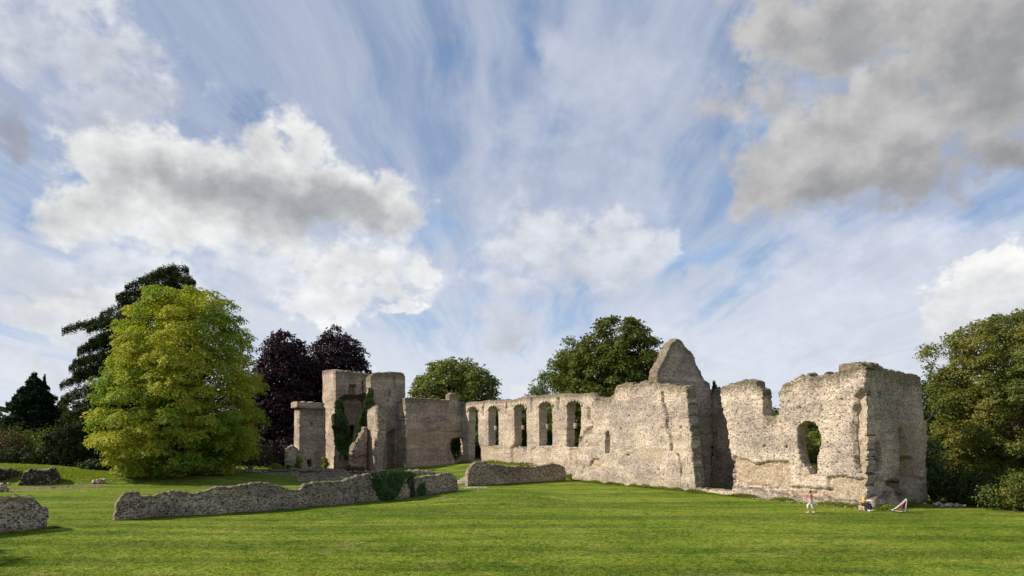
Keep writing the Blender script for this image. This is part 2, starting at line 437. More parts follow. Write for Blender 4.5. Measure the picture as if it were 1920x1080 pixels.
    f = np.c_[nid(ci, cj), nid(ci + 1, cj), nid(ci + 1, cj + 1), nid(ci, cj + 1)]
    flip = (pl.d[0] * pl.n[1] - pl.d[1] * pl.n[0]) > 0
    quads.append(vid[0][f if not flip else f[:, ::-1]]); quads.append(vid[K][f[:, ::-1] if not flip else f])
    def strip(a, b):
        for k in range(K):
            quads.append(np.c_[vid[k][a], vid[k + 1][a], vid[k + 1][b], vid[k][b]] if not flip else np.c_[vid[k][b], vid[k + 1][b], vid[k + 1][a], vid[k][a]])
    R_ = m & ~Mx[2:, 1:-1]; i, j = np.nonzero(R_); strip(nid(i + 1, j), nid(i + 1, j + 1))
    L_ = m & ~Mx[:-2, 1:-1]; i, j = np.nonzero(L_); strip(nid(i, j + 1), nid(i, j))
    T_ = m & ~Mx[1:-1, 2:]; i, j = np.nonzero(T_); strip(nid(i + 1, j + 1), nid(i, j + 1))
    D_ = m & ~Mx[1:-1, :-2]; i, j = np.nonzero(D_); strip(nid(i, j), nid(i + 1, j))
    o = link_mesh(name, Vv, np.concatenate(quads), mat, parent, attrs={'exposed': np.concatenate(at_e), 'weather': np.concatenate(at_w)})
    # growth on the wall head
    if tuft:
        n, size, mt = tuft[:3]
        i, j = np.nonzero(T_)
        if len(tuft) > 3:
            lo, hi = [pl.uv([(x, 700)])[0][0] for x in tuft[3]]
            kk = (u0 + i * cell > min(lo, hi)) & (u0 + i * cell < max(lo, hi)); i, j = i[kk], j[kk]
        pk = RNG.integers(0, len(i), n); t = RNG.random(n)
        jj = u0 + (i[pk] + RNG.random(n)) * cell; hz = z0 + (j[pk] + 1) * cell + .05
        dens = vnoise(np.c_[jj * .9, t * thick, np.zeros(n)], sd) > -.1
        jj, hz, t = jj[dens], hz[dens], t[dens]
        C3 = np.c_[pl.p0[0] + pl.d[0] * jj - pl.n[0] * t * thick, pl.p0[1] + pl.d[1] * jj - pl.n[1] * t * thick, hz + .06 * np.sin(np.pi * t)]
        mo = leaves('moss', C3, RNG.normal(size=(len(C3), 3)) + [0, 0, .8], size, mt, parent if parent is not None else o, par_o=o); mo['kind'] = 'stuff'
    return o

# ------------------------------------------------------------------ foliage
def leaf_quads(C, Nn, size, aspect=.55, rng=RNG, fold=.25):
    """one rhombic leaf spray per centre, facing Nn, slightly cupped"""
    n = len(C)
    Nn = Nn / (np.linalg.norm(Nn, axis=1, keepdims=True) + 1e-9)
    R = rng.normal(size=(n, 3)); T = np.cross(Nn, R); T /= np.linalg.norm(T, axis=1, keepdims=True) + 1e-9
    S = np.cross(Nn, T)
    s = (size * (.6 + .8 * rng.random(n)))[:, None] if np.isscalar(size) else (size * (.6 + .8 * rng.random(n)))[:, None]
    a = C + T * s * .5; b = C + S * s * .5 * aspect + Nn * s * fold * .5; c = C - T * s * .5; d = C - S * s * .5 * aspect + Nn * s * fold * .5
    V = np.stack([a, b, c, d], 1).reshape(-1, 3)
    return V, np.arange(n * 4).reshape(n, 4)
def leaves(name, C, Nn, size, mat, parent=None, aspect=.55, par_o=None, base=None):
    V, Q = leaf_quads(C, Nn, size, aspect)
    if par_o is not None:
        if par_o.parent is not None: parent = par_o.parent
        else: parent = par_o
    return link_mesh(name, V, Q, mat, parent, base=base)
def tube(path, radii, sides=7):
    path = np.asarray(path, float); n = len(path)
    V = []; 
    for i in range(n):
        t = path[min(i + 1, n - 1)] - path[max(i - 1, 0)]; t /= np.linalg.norm(t) + 1e-9
        r = np.cross(t, [0, 0, 1.]) if abs(t[2]) < .95 else np.cross(t, [1., 0, 0]); r /= np.linalg.norm(r); s = np.cross(t, r)
        for k in range(sides):
            a = 2 * math.pi * k / sides; V.append(path[i] + radii[i] * (math.cos(a) * r + math.sin(a) * s))
    Q = []
    for i in range(n - 1):
        for k in range(sides):
            Q.append((i * sides + k, i * sides + (k + 1) % sides, (i + 1) * sides + (k + 1) % sides, (i + 1) * sides + k))
    return np.array(V), np.array(Q)
def merge(parts):
    V = []; Q = []; o = 0
    for v, qd in parts: V.append(v); Q.append(qd + o); o += len(v)
    return np.concatenate(V), np.concatenate(Q)
def envelope(rows, depth):
    """rows (py, left px, right px) -> arrays z, centre x, half width at that depth"""
    rows = sorted(rows, key=lambda r: -r[0])
    z = np.array([zof(r[0], depth) for r in rows]); l = np.array([(r[1] - CX) / F * depth for r in rows]); r_ = np.array([(r[2] - CX) / F * depth for r in rows])
    return z, (l + r_) / 2, (r_ - l) / 2
def tree(name, label, cat, base_px, depth, rows, mat, bark, n_cl=160, per=500, cr=(1.3, 2.4), leaf=.34, flat=.62, group=None, yscale=1.0, trunk_r=.45, limbs=26, seed=1, droop=.15, inner=.5, aspect=.6, tz=None, lean=0, up=.5, twig=.45):
    rng = np.random.default_rng(seed)
    z, cx, hw = envelope(rows, depth)
    bx = (base_px - CX) / F * depth; gzb = g1((bx, depth))
    root = empty(name, (bx, depth, gzb), label, cat, group)
    H = z[-1] - z[0]
    # clump centres: spread near the outer shell, kept apart
    cand = []
    w = np.maximum(hw, .3); cz = np.linspace(z[0], z[-1], 60); cw = np.interp(cz, z, w); cw = cw / cw.sum()
    tries = 0
    while len(cand) < n_cl and tries < n_cl * 40:
        tries += 1
        zz = rng.choice(cz, p=cw) + rng.normal() * H / 120
        hh = float(np.interp(zz, z, hw)); xx = float(np.interp(zz, z, cx))
        r = rng.uniform(*cr) * (0.6 + .4 * min(1, hh / (cr[1] * 1.5)))
        fr = 1 - abs(rng.normal()) * inner * .5
        if rng.random() < .22: fr = rng.uniform(.2, .8)
        rad = max(0, hh - r * .8) * np.clip(fr, 0, 1); th = rng.uniform(0, 2 * math.pi)
        zz = min(zz, z[-1] - r * flat * .8)
        c = np.array([xx + rad * math.cos(th), depth + rad * yscale * math.sin(th), zz])
        if all(np.linalg.norm((c - d[:3]) * [1, 1, 1.3]) > (r + d[3]) * .50 for d in cand[-400:]): cand.append(np.array([*c, r]))
    cl = np.array(cand)
    # leaves on domed, ragged shells of every clump
    tot = []
    tn = []
    axis = np.stack([np.interp(cl[:, 2], z, cx), np.full(len(cl), depth), cl[:, 2] - H * .12], 1)
    outd = cl[:, :3] - axis; outd /= np.linalg.norm(outd, axis=1, keepdims=True) + 1e-9
    for k in range(len(cl)):
        m_ = int(per * (cl[k, 3] / np.mean(cr)) ** 2)
        D = rng.normal(size=(m_, 3)) + outd[k] * .55 + np.array([0, 0, .35]); D /= np.linalg.norm(D, axis=1, keepdims=True)
        rr = 1 - abs(rng.normal(size=m_)) * .22
        lump = 1 + .55 * fbm(D * 2.8 + k * 7.3, seed, 2)
        pz = D * (cl[k, 3] * rr * lump)[:, None]; pz[:, 2] *= flat
        hr = np.hypot(pz[:, 0], pz[:, 1]); pz[:, 2] -= droop * hr * hr / cl[k, 3]
        nt_ = 11; td = rng.normal(size=(nt_, 3)) + outd[k] * .9 + np.array([0, 0, .25]); td /= np.linalg.norm(td, axis=1, keepdims=True)
        mt_ = m_ // 4; ti = rng.integers(0, nt_, mt_); tl = rng.uniform(.75, 1.0 + twig, mt_)
        pt_ = td[ti] * (cl[k, 3] * tl)[:, None]; pt_[:, 2] *= flat * 1.15; pt_[:, 2] -= droop * cl[k, 3] * (tl - .7) ** 2 * 2; pt_ += rng.normal(size=(mt_, 3)) * (cl[k, 3] * .10 * (1.6 - tl))[:, None]
        tot.append(cl[k, :3] + pt_); n2 = rng.normal(size=(mt_, 3)) * .6 + td[ti] * .4; n2[:, 2] += up; tn.append(n2)
        tot.append(cl[k, :3] + pz); nn = D * .7 + outd[k] * .3 + rng.normal(size=(m_, 3)) * .45; nn[:, 2] += up; tn.append(nn)
    C3 = np.concatenate(tot); Nn = np.concatenate(tn)
    gzs = gz(C3[:, :2]) if len(C3) < 30000 else np.full(len(C3), gzb)
    k = C3[:, 2] > gzs + .05; C3, Nn = C3[k], Nn[k]
    leaves('crown', C3, Nn, leaf, mat, root, aspect)
    # trunk and limbs
    if trunk_r:
        tx = float(np.interp(z[0] + H * .6, z, cx)) ; topz = z[0] + H * (tz or .72)
        parts = []
        n = 9; path = []
        for i in range(n):
            t = i / (n - 1)
            path.append([bx + (tx - bx) * t ** 1.5 + .25 * math.sin(3 * t + seed), depth + .25 * math.sin(4 * t + seed * 2), gzb - .4 + (topz - gzb + .4) * t])
        path = np.array(path); rad = [trunk_r * (1.35 if i == 0 else 1.0) * (1 - .8 * i / (n - 1)) + .04 for i in range(n)]
        parts.append(tube(path, rad, 9))
        order = rng.permutation(len(cl))[:limbs]
        for k in order:
            e = cl[k, :3] - [0, 0, .2 * cl[k, 3]]; hz_ = np.clip((e[2] - gzb) * .62, 1.2, topz - gzb - .3) + gzb
            i = np.interp(hz_, path[:, 2], np.arange(n)); s = np.array([np.interp(i, np.arange(n), path[:, j]) for j in range(3)])
            mid = (s + e) / 2 + [0, 0, .08 * np.linalg.norm(e - s)] + rng.normal(size=3) * .25
            r0 = trunk_r * .38 * (1 - .55 * (hz_ - gzb) / (topz - gzb)) + .03
            pts = np.array([s, (s + mid) / 2 + rng.normal(size=3) * .1, mid, (mid + e) / 2 + rng.normal(size=3) * .15, e])
            parts.append(tube(pts, [r0, r0 * .8, r0 * .6, r0 * .4, r0 * .15], 6))
        V, Q = merge(parts); link_mesh('trunk', V, Q, bark, root, smooth=True)
    return root

def tiered_tree(name, label, cat, base_px, depth, rows, mat, bark, tiers=20, per_tier=9, dens=150, leaf=.3, group=None, seed=1, droop=.2, tip=.5, width=.22, trunk_r=.5, rise=.15, start=.12, thick=.25):
    """conifer with spreading boughs; every bough a tapering flat spray that ends in a point"""
    rng = np.random.default_rng(seed)
    z, cx, hw = envelope(rows, depth); bx = (base_px - CX) / F * depth; gzb = g1((bx, depth))
    root = empty(name, (bx, depth, gzb), label, cat, group); H = z[-1] - z[0]
    n = 10; tip_x = cx[-1]
    path = np.array([[bx + (tip_x - bx) * (i / (n - 1)) ** 1.2, depth, gzb - .3 + (z[-1] - .5 - gzb + .3) * i / (n - 1)] for i in range(n)])
    parts = [tube(path, [trunk_r * (1 - .93 * i / (n - 1)) for i in range(n)], 9)]
    C3 = []; Nn = []
    for t in range(tiers):
        zz = z[0] + H * (start + (1 - start) * (t + rng.random() * .6) / tiers)
        zz = min(zz, z[-1] - .2)
        sx = np.interp(zz, path[:, 2], path[:, 0])
        nb = max(4, int(per_tier * (1 - .35 * t / tiers)))
        for b in range(nb):
            th = 2 * math.pi * (b + rng.random() * .8) / nb + t
            tz_ = min(z[-1], zz + rise * 2)
            ex = np.interp(tz_, z, cx) + np.interp(tz_, z, hw) * math.cos(th); ey = depth + np.interp(tz_, z, hw) * math.sin(th) * .9
            k = rng.uniform(.60, 1.12)
            s = np.array([sx, depth, zz]); e = np.array([sx + (ex - sx) * k, depth + (ey - depth) * k, 0]); L = np.hypot(*(e[:2] - s[:2])) + .2
            e[2] = zz + rise * L * .5 - droop * L * .25 + rng.normal() * .25
            m_ = int(dens * L); u = .12 + .88 * rng.random(m_) ** .75
            dirn = (e - s); perp = np.array([-dirn[1], dirn[0], 0]) / L
            wid = width * L * np.sqrt(np.clip(1 - u, 0, 1)) * (.5 + u) + .12
            lat = (rng.random(m_) * 2 - 1) * wid
            frng = 1 + .5 * np.sin(u * L * 4.5 + b) 
            lat *= np.clip(frng, .35, 1.5)
            c = s + dirn * u[:, None] + perp * lat[:, None]
            c[:, 2] += np.sin(np.pi * u) * rise * L * .25 - droop * (np.abs(lat) * .55 + (u ** 3) * L * .12) + rng.normal(size=m_) * thick * (.35 + .65 * (1 - u)) - abs(rng.normal(size=m_)) * thick * .6
            C3.append(c); nn = rng.normal(size=(m_, 3)) * .55; nn[:, 2] += .9; Nn.append(nn)
            if L > 1.2: parts.append(tube([s, s + dirn * .5 + [0, 0, .1 * rise * L], s + dirn * .9], [.03 + .018 * L, .02 + .01 * L, .015], 5))
    C3 = np.concatenate(C3); Nn = np.concatenate(Nn); k = C3[:, 2] > gzb + .1; C3, Nn = C3[k], Nn[k]
    leaves('crown', C3, Nn, leaf, mat, root, .34)
    V, Q = merge(parts); link_mesh('trunk', V, Q, bark, root, smooth=True)
    return root

def bush(name, label, cat, px, depth, w, h, mat, n=2600, leaf=.22, group=None, seed=1, ys=.8, lobes=9, parent_ok=True, base_z=None):
    """shrub: several leafy lobes on short stems"""
    rng = np.random.default_rng(seed); bx = (px - CX) / F * depth; gb = g1((bx, depth)) if base_z is None else base_z
    root = empty(name, (bx, depth, gb), label, cat, group)
    C3 = []; Nn = []; parts = []
    for i in range(lobes):
        th = rng.uniform(0, 6.28); rr = rng.random() ** .6
        r = rng.uniform(.26, .46) * min(h, w * .7)
        hz_ = rng.uniform(.3, 1.0) * (h - r * .8) * (1 - .45 * rr * rr)
        c = np.array([bx + math.cos(th) * rr * (w / 2 - r * .6), depth + math.sin(th) * rr * (w / 2 - r * .6) * ys, gb + max(hz_, r * .5)])
        m_ = n // lobes
        D = rng.normal(size=(m_, 3)); D[:, 2] += .3; D /= np.linalg.norm(D, axis=1, keepdims=True)
        lump = 1 + .4 * fbm(D * 2.4 + i * 5.1, seed, 2)
        C3.append(c + D * (r * (1 - abs(rng.normal(size=m_)) * .3) * lump)[:, None]); nn = D + rng.normal(size=(m_, 3)) * .5; nn[:, 2] += .4; Nn.append(nn)
        parts.append(tube([[bx + rng.normal() * .1, depth, gb - .2], [(bx + c[0]) / 2, (depth + c[1]) / 2, (gb + c[2]) / 2], c], [.06, .04, .02], 5))
    C3 = np.concatenate(C3); Nn = np.concatenate(Nn); k = C3[:, 2] > gb + .02
    leaves('foliage', C3[k], Nn[k], leaf, mat, root)
    V, Q = merge(parts); link_mesh('stem', V, Q, M['darkbark'], root)
    return root

def ivy(name, label, pl, poly, n, leaf, mat, bulge=.5, seed=1, cat='ivy', off0=.03):
    """climber clinging to a wall face inside an outline"""
    rng = np.random.default_rng(seed); pg = np.array(pl.uv(poly)); lo = pg.min(0); hi = pg.max(0)
    u = rng.uniform(lo[0] - .3, hi[0] + .3, n * 3); z = rng.uniform(lo[1] - .2, hi[1] + .3, n * 3)
    w = .35 * fbm(np.c_[u, z, np.zeros(len(u))] * 1.3, seed, 3)
    k = inside(u + w, z + w[::-1] * 0 + w * .6, pg); u, z = u[k][:n], z[k][:n]
    off = off0 + bulge * np.clip(.5 + 1.6 * fbm(np.c_[u * 1.1, z * .8, np.zeros(len(u))], seed + 3, 3), .05, 1.2) * (1 - .5 * rng.random(len(u)))
    C3 = np.c_[pl.p0[0] + pl.d[0] * u + pl.n[0] * off, pl.p0[1] + pl.d[1] * u + pl.n[1] * off, z]
    Nn = np.c_[np.full(len(u), pl.n[0]), np.full(len(u), pl.n[1]), np.full(len(u), .45)] + rng.normal(size=(len(u), 3)) * .5
    c0 = pl.pt(pg[:, 0].mean(), pg[:, 1].min(), .05)
    root = empty(name, tuple(c0), label, cat)
    leaves('foliage', C3, Nn, leaf, mat, root, .8)
    parts = []
    for i in range(5):
        uu = rng.uniform(lo[0] + .3 * (hi[0] - lo[0]), lo[0] + .7 * (hi[0] - lo[0])); zz = np.linspace(lo[1], lo[1] + .8 * (hi[1] - lo[1]), 6)
        parts.append(tube([pl.pt(uu + .15 * math.sin(a * 1.7 + i), a, .05) for a in zz], np.linspace(.05, .015, 6), 5))
    V, Q = merge(parts); link_mesh('stem', V, Q, M['darkbark'], root)
    return root

def boxmesh(c, s, rz=0, jitter=0, rng=None):
    x, y, z = [k / 2 for k in s]
    v = np.array([(-x, -y, -z), (x, -y, -z), (x, y, -z), (-x, y, -z), (-x, -y, z), (x, -y, z), (x, y, z), (-x, y, z)], float)
    if jitter: v += rng.normal(size=v.shape) * jitter
    a = np.array([[math.cos(rz), -math.sin(rz), 0], [math.sin(rz), math.cos(rz), 0], [0, 0, 1]])
    v = v @ a.T + np.array(c)
    return v, np.array([(0, 3, 2, 1), (4, 5, 6, 7), (0, 1, 5, 4), (1, 2, 6, 5), (2, 3, 7, 6), (3, 0, 4, 7)])
def rubble(name, label, pts, n, size, mat, seed=1, cat='rubble', spread=.8, hgt=.35):
    """a heap or line of loose stones lying on the ground along plan points"""
    rng = np.random.default_rng(seed); parts = []
    pts = np.array(pts)
    for i in range(n):
        t = rng.random() * (len(pts) - 1); k = min(int(t), len(pts) - 2); c = pts[k] + (pts[k + 1] - pts[k]) * (t - k) + rng.normal(size=2) * spread * .5
        s = size * rng.uniform(.4, 1.3); dd = np.exp(-(rng.normal() ** 2)); z_ = g1(c) + s * .15 + rng.random() * hgt * dd
        # small faceted stone: squashed octahedral lump
        base = np.array([(1, 0, 0), (.6, .7, .1), (-.3, .9, 0), (-1, .1, 0), (-.5, -.8, .05), (.5, -.85, 0)]) * [1, .75, 1]
        up = base * [.62, .62, 1] + [0, 0, .5]; dn = base * [.7, .7, 1] - [0, 0, .4]
        v = np.concatenate([dn, base, up, [[0, 0, .62], [0, 0, -.5]]]); v += rng.normal(size=v.shape) * .1; v *= s * .5
        a = rng.random() * 6.28; R_ = np.array([[math.cos(a), -math.sin(a), 0], [math.sin(a), math.cos(a), 0], [0, 0, 1]]); v = v @ R_.T + [c[0], c[1], z_]
        Q = []
        for r in (0, 6):
            for q_ in range(6): Q.append((r + q_, r + (q_ + 1) % 6, r + 6 + (q_ + 1) % 6, r + 6 + q_))
        for q_ in (0, 2, 4): Q.append((12 + q_, 12 + q_ + 1, 12 + (q_ + 2) % 6, 18)); Q.append((q_ + 1, q_, 19, (q_ + 2) % 6))
        parts.append((v, np.array(Q)))
    V, Q = merge(parts)
    c0 = pts.mean(0)
    o = link_mesh(name, V, Q, mat, None, base=(c0[0], c0[1], g1(c0)))
    return tag(o, label, cat, kind='stuff')

# ================================================================== THE GROUND
def ground():
    xs = np.unique(np.concatenate([np.linspace(-700, -90, 24), np.linspace(-90, 60, 251), np.linspace(60, 700, 24)]))
    ys = np.unique(np.concatenate([np.linspace(-300, 8, 20), np.linspace(8, 125, 196), np.linspace(125, 900, 30)]))
    Xg, Yg = np.meshgrid(xs, ys, indexing='ij'); xy = np.c_[Xg.ravel(), Yg.ravel()]
    z = np.concatenate([gz(c) for c in np.array_split(xy, 20)])
    n = len(ys); i, j = np.meshgrid(np.arange(len(xs) - 1), np.arange(n - 1), indexing='ij'); i = i.ravel(); j = j.ravel()
    Q = np.c_[i * n + j, (i + 1) * n + j, (i + 1) * n + j + 1, i * n + j + 1]
    soil = np.zeros(len(xy))
    for px, py, d, r in SOIL:
        p = P(px, d); dd = np.hypot(xy[:, 0] - p[0], (xy[:, 1] - p[1]) * 1.0); soil = np.maximum(soil, np.clip(1.1 - dd / r, 0, 1))
    o = link_mesh('ground', np.c_[xy, z], Q, M['grass'], None, smooth=True, attrs={'soil': soil}, base=(0, 0, 0))
    tag(o, kind='structure')
SOIL = [(75, 0, 72, 3.5), (30, 0, 70, 2.2), (120, 0, 73.5, 2.5), (165, 0, 75, 2), (640, 0, 102, 5), (700, 0, 100, 3.5), (590, 0, 103, 4), (540, 0, 100, 4), (770, 0, 92, 2.5), (735, 0, 97, 3),
        (890, 0, 73, 1.2), (1335, 0, 69, 2.6), (345, 0, 84.5, 1.2), (1700, 0, 54.0, 1.2), (180, 0, 76.5, 1.5), (620, 0, 93, 2.5), (520, 0, 93, 3), (690, 0, 92, 2.5)]
ground()

# ================================================================== THE RUIN
bd0 = P(1622, 52.8); bd1 = bd0 + A * 37.6
BD = Plane(bd0, bd1)
def onbd(px): return along(bd0, A, px)

# ---- corner block on the right (long face, end face)
c0 = onbd(1500)
corner = empty('ruined_corner_block', (bd0[0], bd0[1], 0), 'flint corner block with ragged window hole and square notch, behind the people', 'ruin')
D_top = q5((182, 960), (178, 900), (186, 835), (182, 700), (158, 560), (148, 450), (122, 380), (107, 280), (107, 230), (125, 203), (190, 200), (222, 186), (300, 182), (322, 184), (345, 228), (371, 256), (373, 400), (384, 410), (474, 406), (478, 380), (471, 252), (505, 212), (545, 180), (600, 156), (642, 146), (682, 162), (742, 155), (800, 140), (870, 116), (925, 96), (985, 84), (1018, 84), (1022, 300), (1022, 980))
D_hole = q5((597, 465), (640, 437), (690, 441), (722, 475), (737, 530), (738, 590), (722, 650), (719, 700), (719, 775), (692, 785), (660, 772), (648, 740), (612, 700), (598, 640), (588, 560), (588, 500))
D_feats = [
    (q5((185, 663), (250, 670), (330, 706), (400, 690), (530, 686), (548, 760), (545, 850), (400, 852), (300, 836), (187, 830)), .22, 1.0),
    (q5((984, 235), (970, 262), (944, 275), (962, 325), (944, 345), (950, 420), (940, 520), (952, 600), (952, 700), (972, 770), (1030, 790), (1060, 700), (1060, 235)), .42, .55),
    (q5((780, 785), (860, 780), (960, 795), (1040, 790), (1060, 1020), (900, 1010), (790, 960), (650, 950), (660, 880), (780, 872)), .20, .8),
    (q5((340, 880), (660, 880), (650, 960), (500, 960), (340, 945)), .10, .8),
    (q5((500, 215), (700, 165), (860, 130), (990, 100), (985, 190), (900, 215), (770, 262), (640, 255), (505, 240)), .06, .15),
    (q5((120, 205), (330, 190), (350, 245), (300, 255), (130, 240)), .05, .1),
    (q5((612, 690), (650, 690), (690, 790), (700, 850), (600, 800)), .12, .4),
    ('line', q5((280, 870), (480, 860), (650, 862), (800, 872)), .12, .16),
    ('line', q5((230, 838), (395, 850)), .12, .14),
]
for x, y in ((380, 483), (770, 492), (385, 592), (790, 595), (815, 712), (745, 370), (600, 345), (520, 600), (870, 300), (860, 640)):
    D_feats.append((q5((x - 7, y - 6), (x + 7, y - 6), (x + 7, y + 7), (x - 7, y + 7)), .35, .0))
panel('wall', BD, 1.25, D_top, M['flint'], corner, [D_hole], D_feats, cell=.105, rough=.15, amp=.07, wtop=1.5, lumps=.12, tuft=(2600, .15, M['moss'], (1540, 1625)))
# projecting battered footing below the face
ft = q5((176, 960), (180, 850), (340, 872), (560, 905), (780, 925), (1000, 955), (1028, 962), (1028, 985))
panel('footing', Plane(bd0 - B * .32, bd1 - B * .32), .5, ft, M['flint'], corner, cell=.13, rough=.22, amp=.12, wtop=.3, lumps=.1)
r0 = bd0 + A * .05; r1 = along(r0, B, 1733.5)
RP = Plane(r0 - A * .08, r1 - A * .08)
R_top = q7((118, 1050), (118, 98), (150, 92), (180, 92), (190, 72), (236, 74), (262, 100), (300, 122), (400, 136), (470, 150), (515, 160), (530, 180), (537, 230), (540, 330), (548, 450), (550, 640), (545, 760), (550, 900), (555, 960), (570, 1060))
R_feats = [
    (q7((192, 612), (250, 612), (262, 700), (258, 800), (225, 880), (200, 970), (160, 970), (180, 800), (190, 700)), 2.35, .1),
    (q7((378, 515), (396, 520), (412, 580), (420, 690), (455, 730), (450, 850), (420, 905), (384, 905), (392, 700), (384, 600)), 1.4, .9),
    (q7((300, 868), (372, 858), (382, 905), (420, 1000), (400, 1020), (360, 920), (310, 900)), 2.0, .0),
    (q7((398, 470), (570, 470), (570, 1070), (445, 1070), (425, 960), (400, 915), (392, 800), (404, 640)), -.22, .25),
    (q7((160, 842), (210, 850), (300, 870), (370, 910), (410, 1010), (440, 1040), (440, 1100), (120, 1100), (120, 870)), .18, .3),
    (q7((120, 92), (540, 160), (540, 205), (420, 180), (270, 150), (120, 140)), .02, .1),
    ('line', q7((374, 330), (376, 420), (384, 520)), .14, .16),
    ('line', q7((455, 840), (530, 865)), .16, .2),
    ('line', q7((252, 285), (258, 310)), .16, .3),
]
panel('end_wall', RP, 2.6, R_top, M['tower'], corner, [], R_feats, cell=.11, rough=.09, amp=.07, wtop=2.6, lumps=.08, tuft=(2200, .13, M['tuft']), umin=(.6, 99))
# lump of core masonry standing out at the foot of the corner
rp2 = Plane(r0 - RP.n * 0 + np.array([.525, -.851]) * .55 + B * 1.7, r0 + np.array([.525, -.851]) * .55 + B * 6.6)
panel('footing', rp2, .8, q7((212, 1060), (208, 1010), (240, 975), (300, 985), (345, 950), (372, 975), (400, 1030), (440, 1020), (500, 990), (548, 1015), (556, 1060)), M['tower'], corner, cell=.13, rough=.2, amp=.16, wtop=.3, lumps=.12)

# ---- middle block with slit window
kit = empty('ruined_range_wall', (*onbd(1180), 0), 'long sunlit flint wall with a narrow slit window and a jagged crack', 'ruin')
B_top = q4((46, 985), (50, 905), (66, 890), (62, 850), (76, 780), (88, 690), (122, 628), (165, 605), (168, 570), (180, 530), (170, 470), (178, 425), (235, 430), (310, 415), (320, 365), (342, 342), (372, 334), (430, 338), (500, 328), (560, 322), (620, 344), (700, 346), (745, 348), (768, 366), (776, 392), (782, 480), (786, 560), (800, 620), (802, 700), (812, 780), (815, 870), (826, 940), (834, 1010))
slit = q4((256, 645), (268, 630), (281, 640), (283, 778), (250, 778), (252, 700))
B_feats = [
    ('line', q4((612, 398), (617, 450), (640, 520), (650, 560), (640, 600), (660, 660), (670, 700), (673, 752)), .16, .45),
    ('line', q4((716, 788), (726, 815), (736, 870), (735, 925)), .14, .3),
    (q4((150, 850), (170, 815), (205, 803), (228, 830), (232, 870), (180, 868)), .20, 1.0),
    (q4((700, 345), (780, 345), (840, 1000), (745, 1000), (735, 820), (690, 760), (700, 600)), -.12, .15),
    (q4((170, 430), (250, 425), (250, 600), (170, 640), (90, 800), (70, 790), (90, 680), (165, 600)), .14, .2),
    (q4((120, 855), (150, 850), (180, 870), (140, 910), (100, 900)), .12, .4),
    (q4((320, 350), (760, 350), (770, 400), (560, 410), (330, 430)), .05, .1),
    (q4((480, 740), (640, 750), (640, 830), (500, 840)), .05, .6),
]
for x, y in ((400, 535), (610, 618), (398, 790), (592, 882), (735, 615), (345, 620), (128, 703)):
    B_feats.append((q4((x - 7, y - 6), (x + 7, y - 6), (x + 7, y + 6), (x - 7, y + 6)), .3, .0))
panel('wall', BD, 1.2, B_top, M['flint'], kit, [slit], B_feats, cell=.115, rough=.15, amp=.07, wtop=1.4, lumps=.12, tuft=(700, .13, M['moss']))
panel('plinth', Plane(bd0 - B * .22, bd1 - B * .22), .4, q4((42, 985), (46, 906), (200, 916), (400, 928), (600, 940), (770, 948), (785, 1030)), M['stone'], kit, cell=.13, rough=.04, amp=.03, wtop=.01, lumps=.03)
# low footing across the gap
panel('low_footing', Plane(bd0 - B * .1, bd1 - B * .1), .9, q4((770, 1040), (775, 985), (840, 1002), (920, 1008), (1050, 1012), (1075, 1050)), M['flint'], kit, cell=.13, rough=.08, amp=.08, wtop=.1, lumps=.08)

# ---- gable wall and the stub behind the gap
g0 = onbd(1231.8); g1p = along(g0, B, 1336.5)
gab = empty('ruined_gable', (g0[0] + 3, g0[1] + 2, 0), 'tall pointed gable wall rising above the other walls, its face in shade', 'ruin')
g0 = g0 + B * .6
GP = Plane(g0, g1p)
G_top = q4((574, 985), (576, 300), (590, 250), (612, 205), (634, 155), (656, 112), (680, 74), (702, 57), (728, 60), (744, 72), (756, 92), (790, 132), (820, 168), (830, 205), (850, 242), (868, 290), (888, 315), (908, 332), (920, 420), (924, 520), (930, 620), (934, 720), (938, 1010))
G_feats = [
    (q4((560, 295), (900, 320), (945, 340), (945, 1100), (560, 1100)), -.16, .0),
    (q4((820, 560), (925, 540), (925, 620), (820, 640)), .03, .6),
    (q4((838, 640), (856, 640), (856, 660), (838, 660)), .35, 0),
    ('line', q4((925, 740), (930, 860)), .25, .3),
]
panel('wall', GP, 1.25, G_top, M['tower'], gab, [], G_feats, cell=.13, rough=.13, amp=.07, wtop=1.6, lumps=.12, umin=(.15, zof(718, 73)))
e1 = np.array([.525, -.851]) * 3.6 + g1p
EP = Plane(g1p - B * .4 + A * .2, e1 - B * .4)
panel('return_wall', EP, 1.4, q4((925, 1000), (926, 395), (945, 380), (985, 376), (1000, 400), (1060, 420), (1080, 440), (1090, 1000)), M['tower'], gab, [], [(q4((930, 640), (960, 640), (955, 820), (925, 800)), .3, .2)], cell=.13, rough=.14, amp=.14, wtop=1.5, lumps=.12)

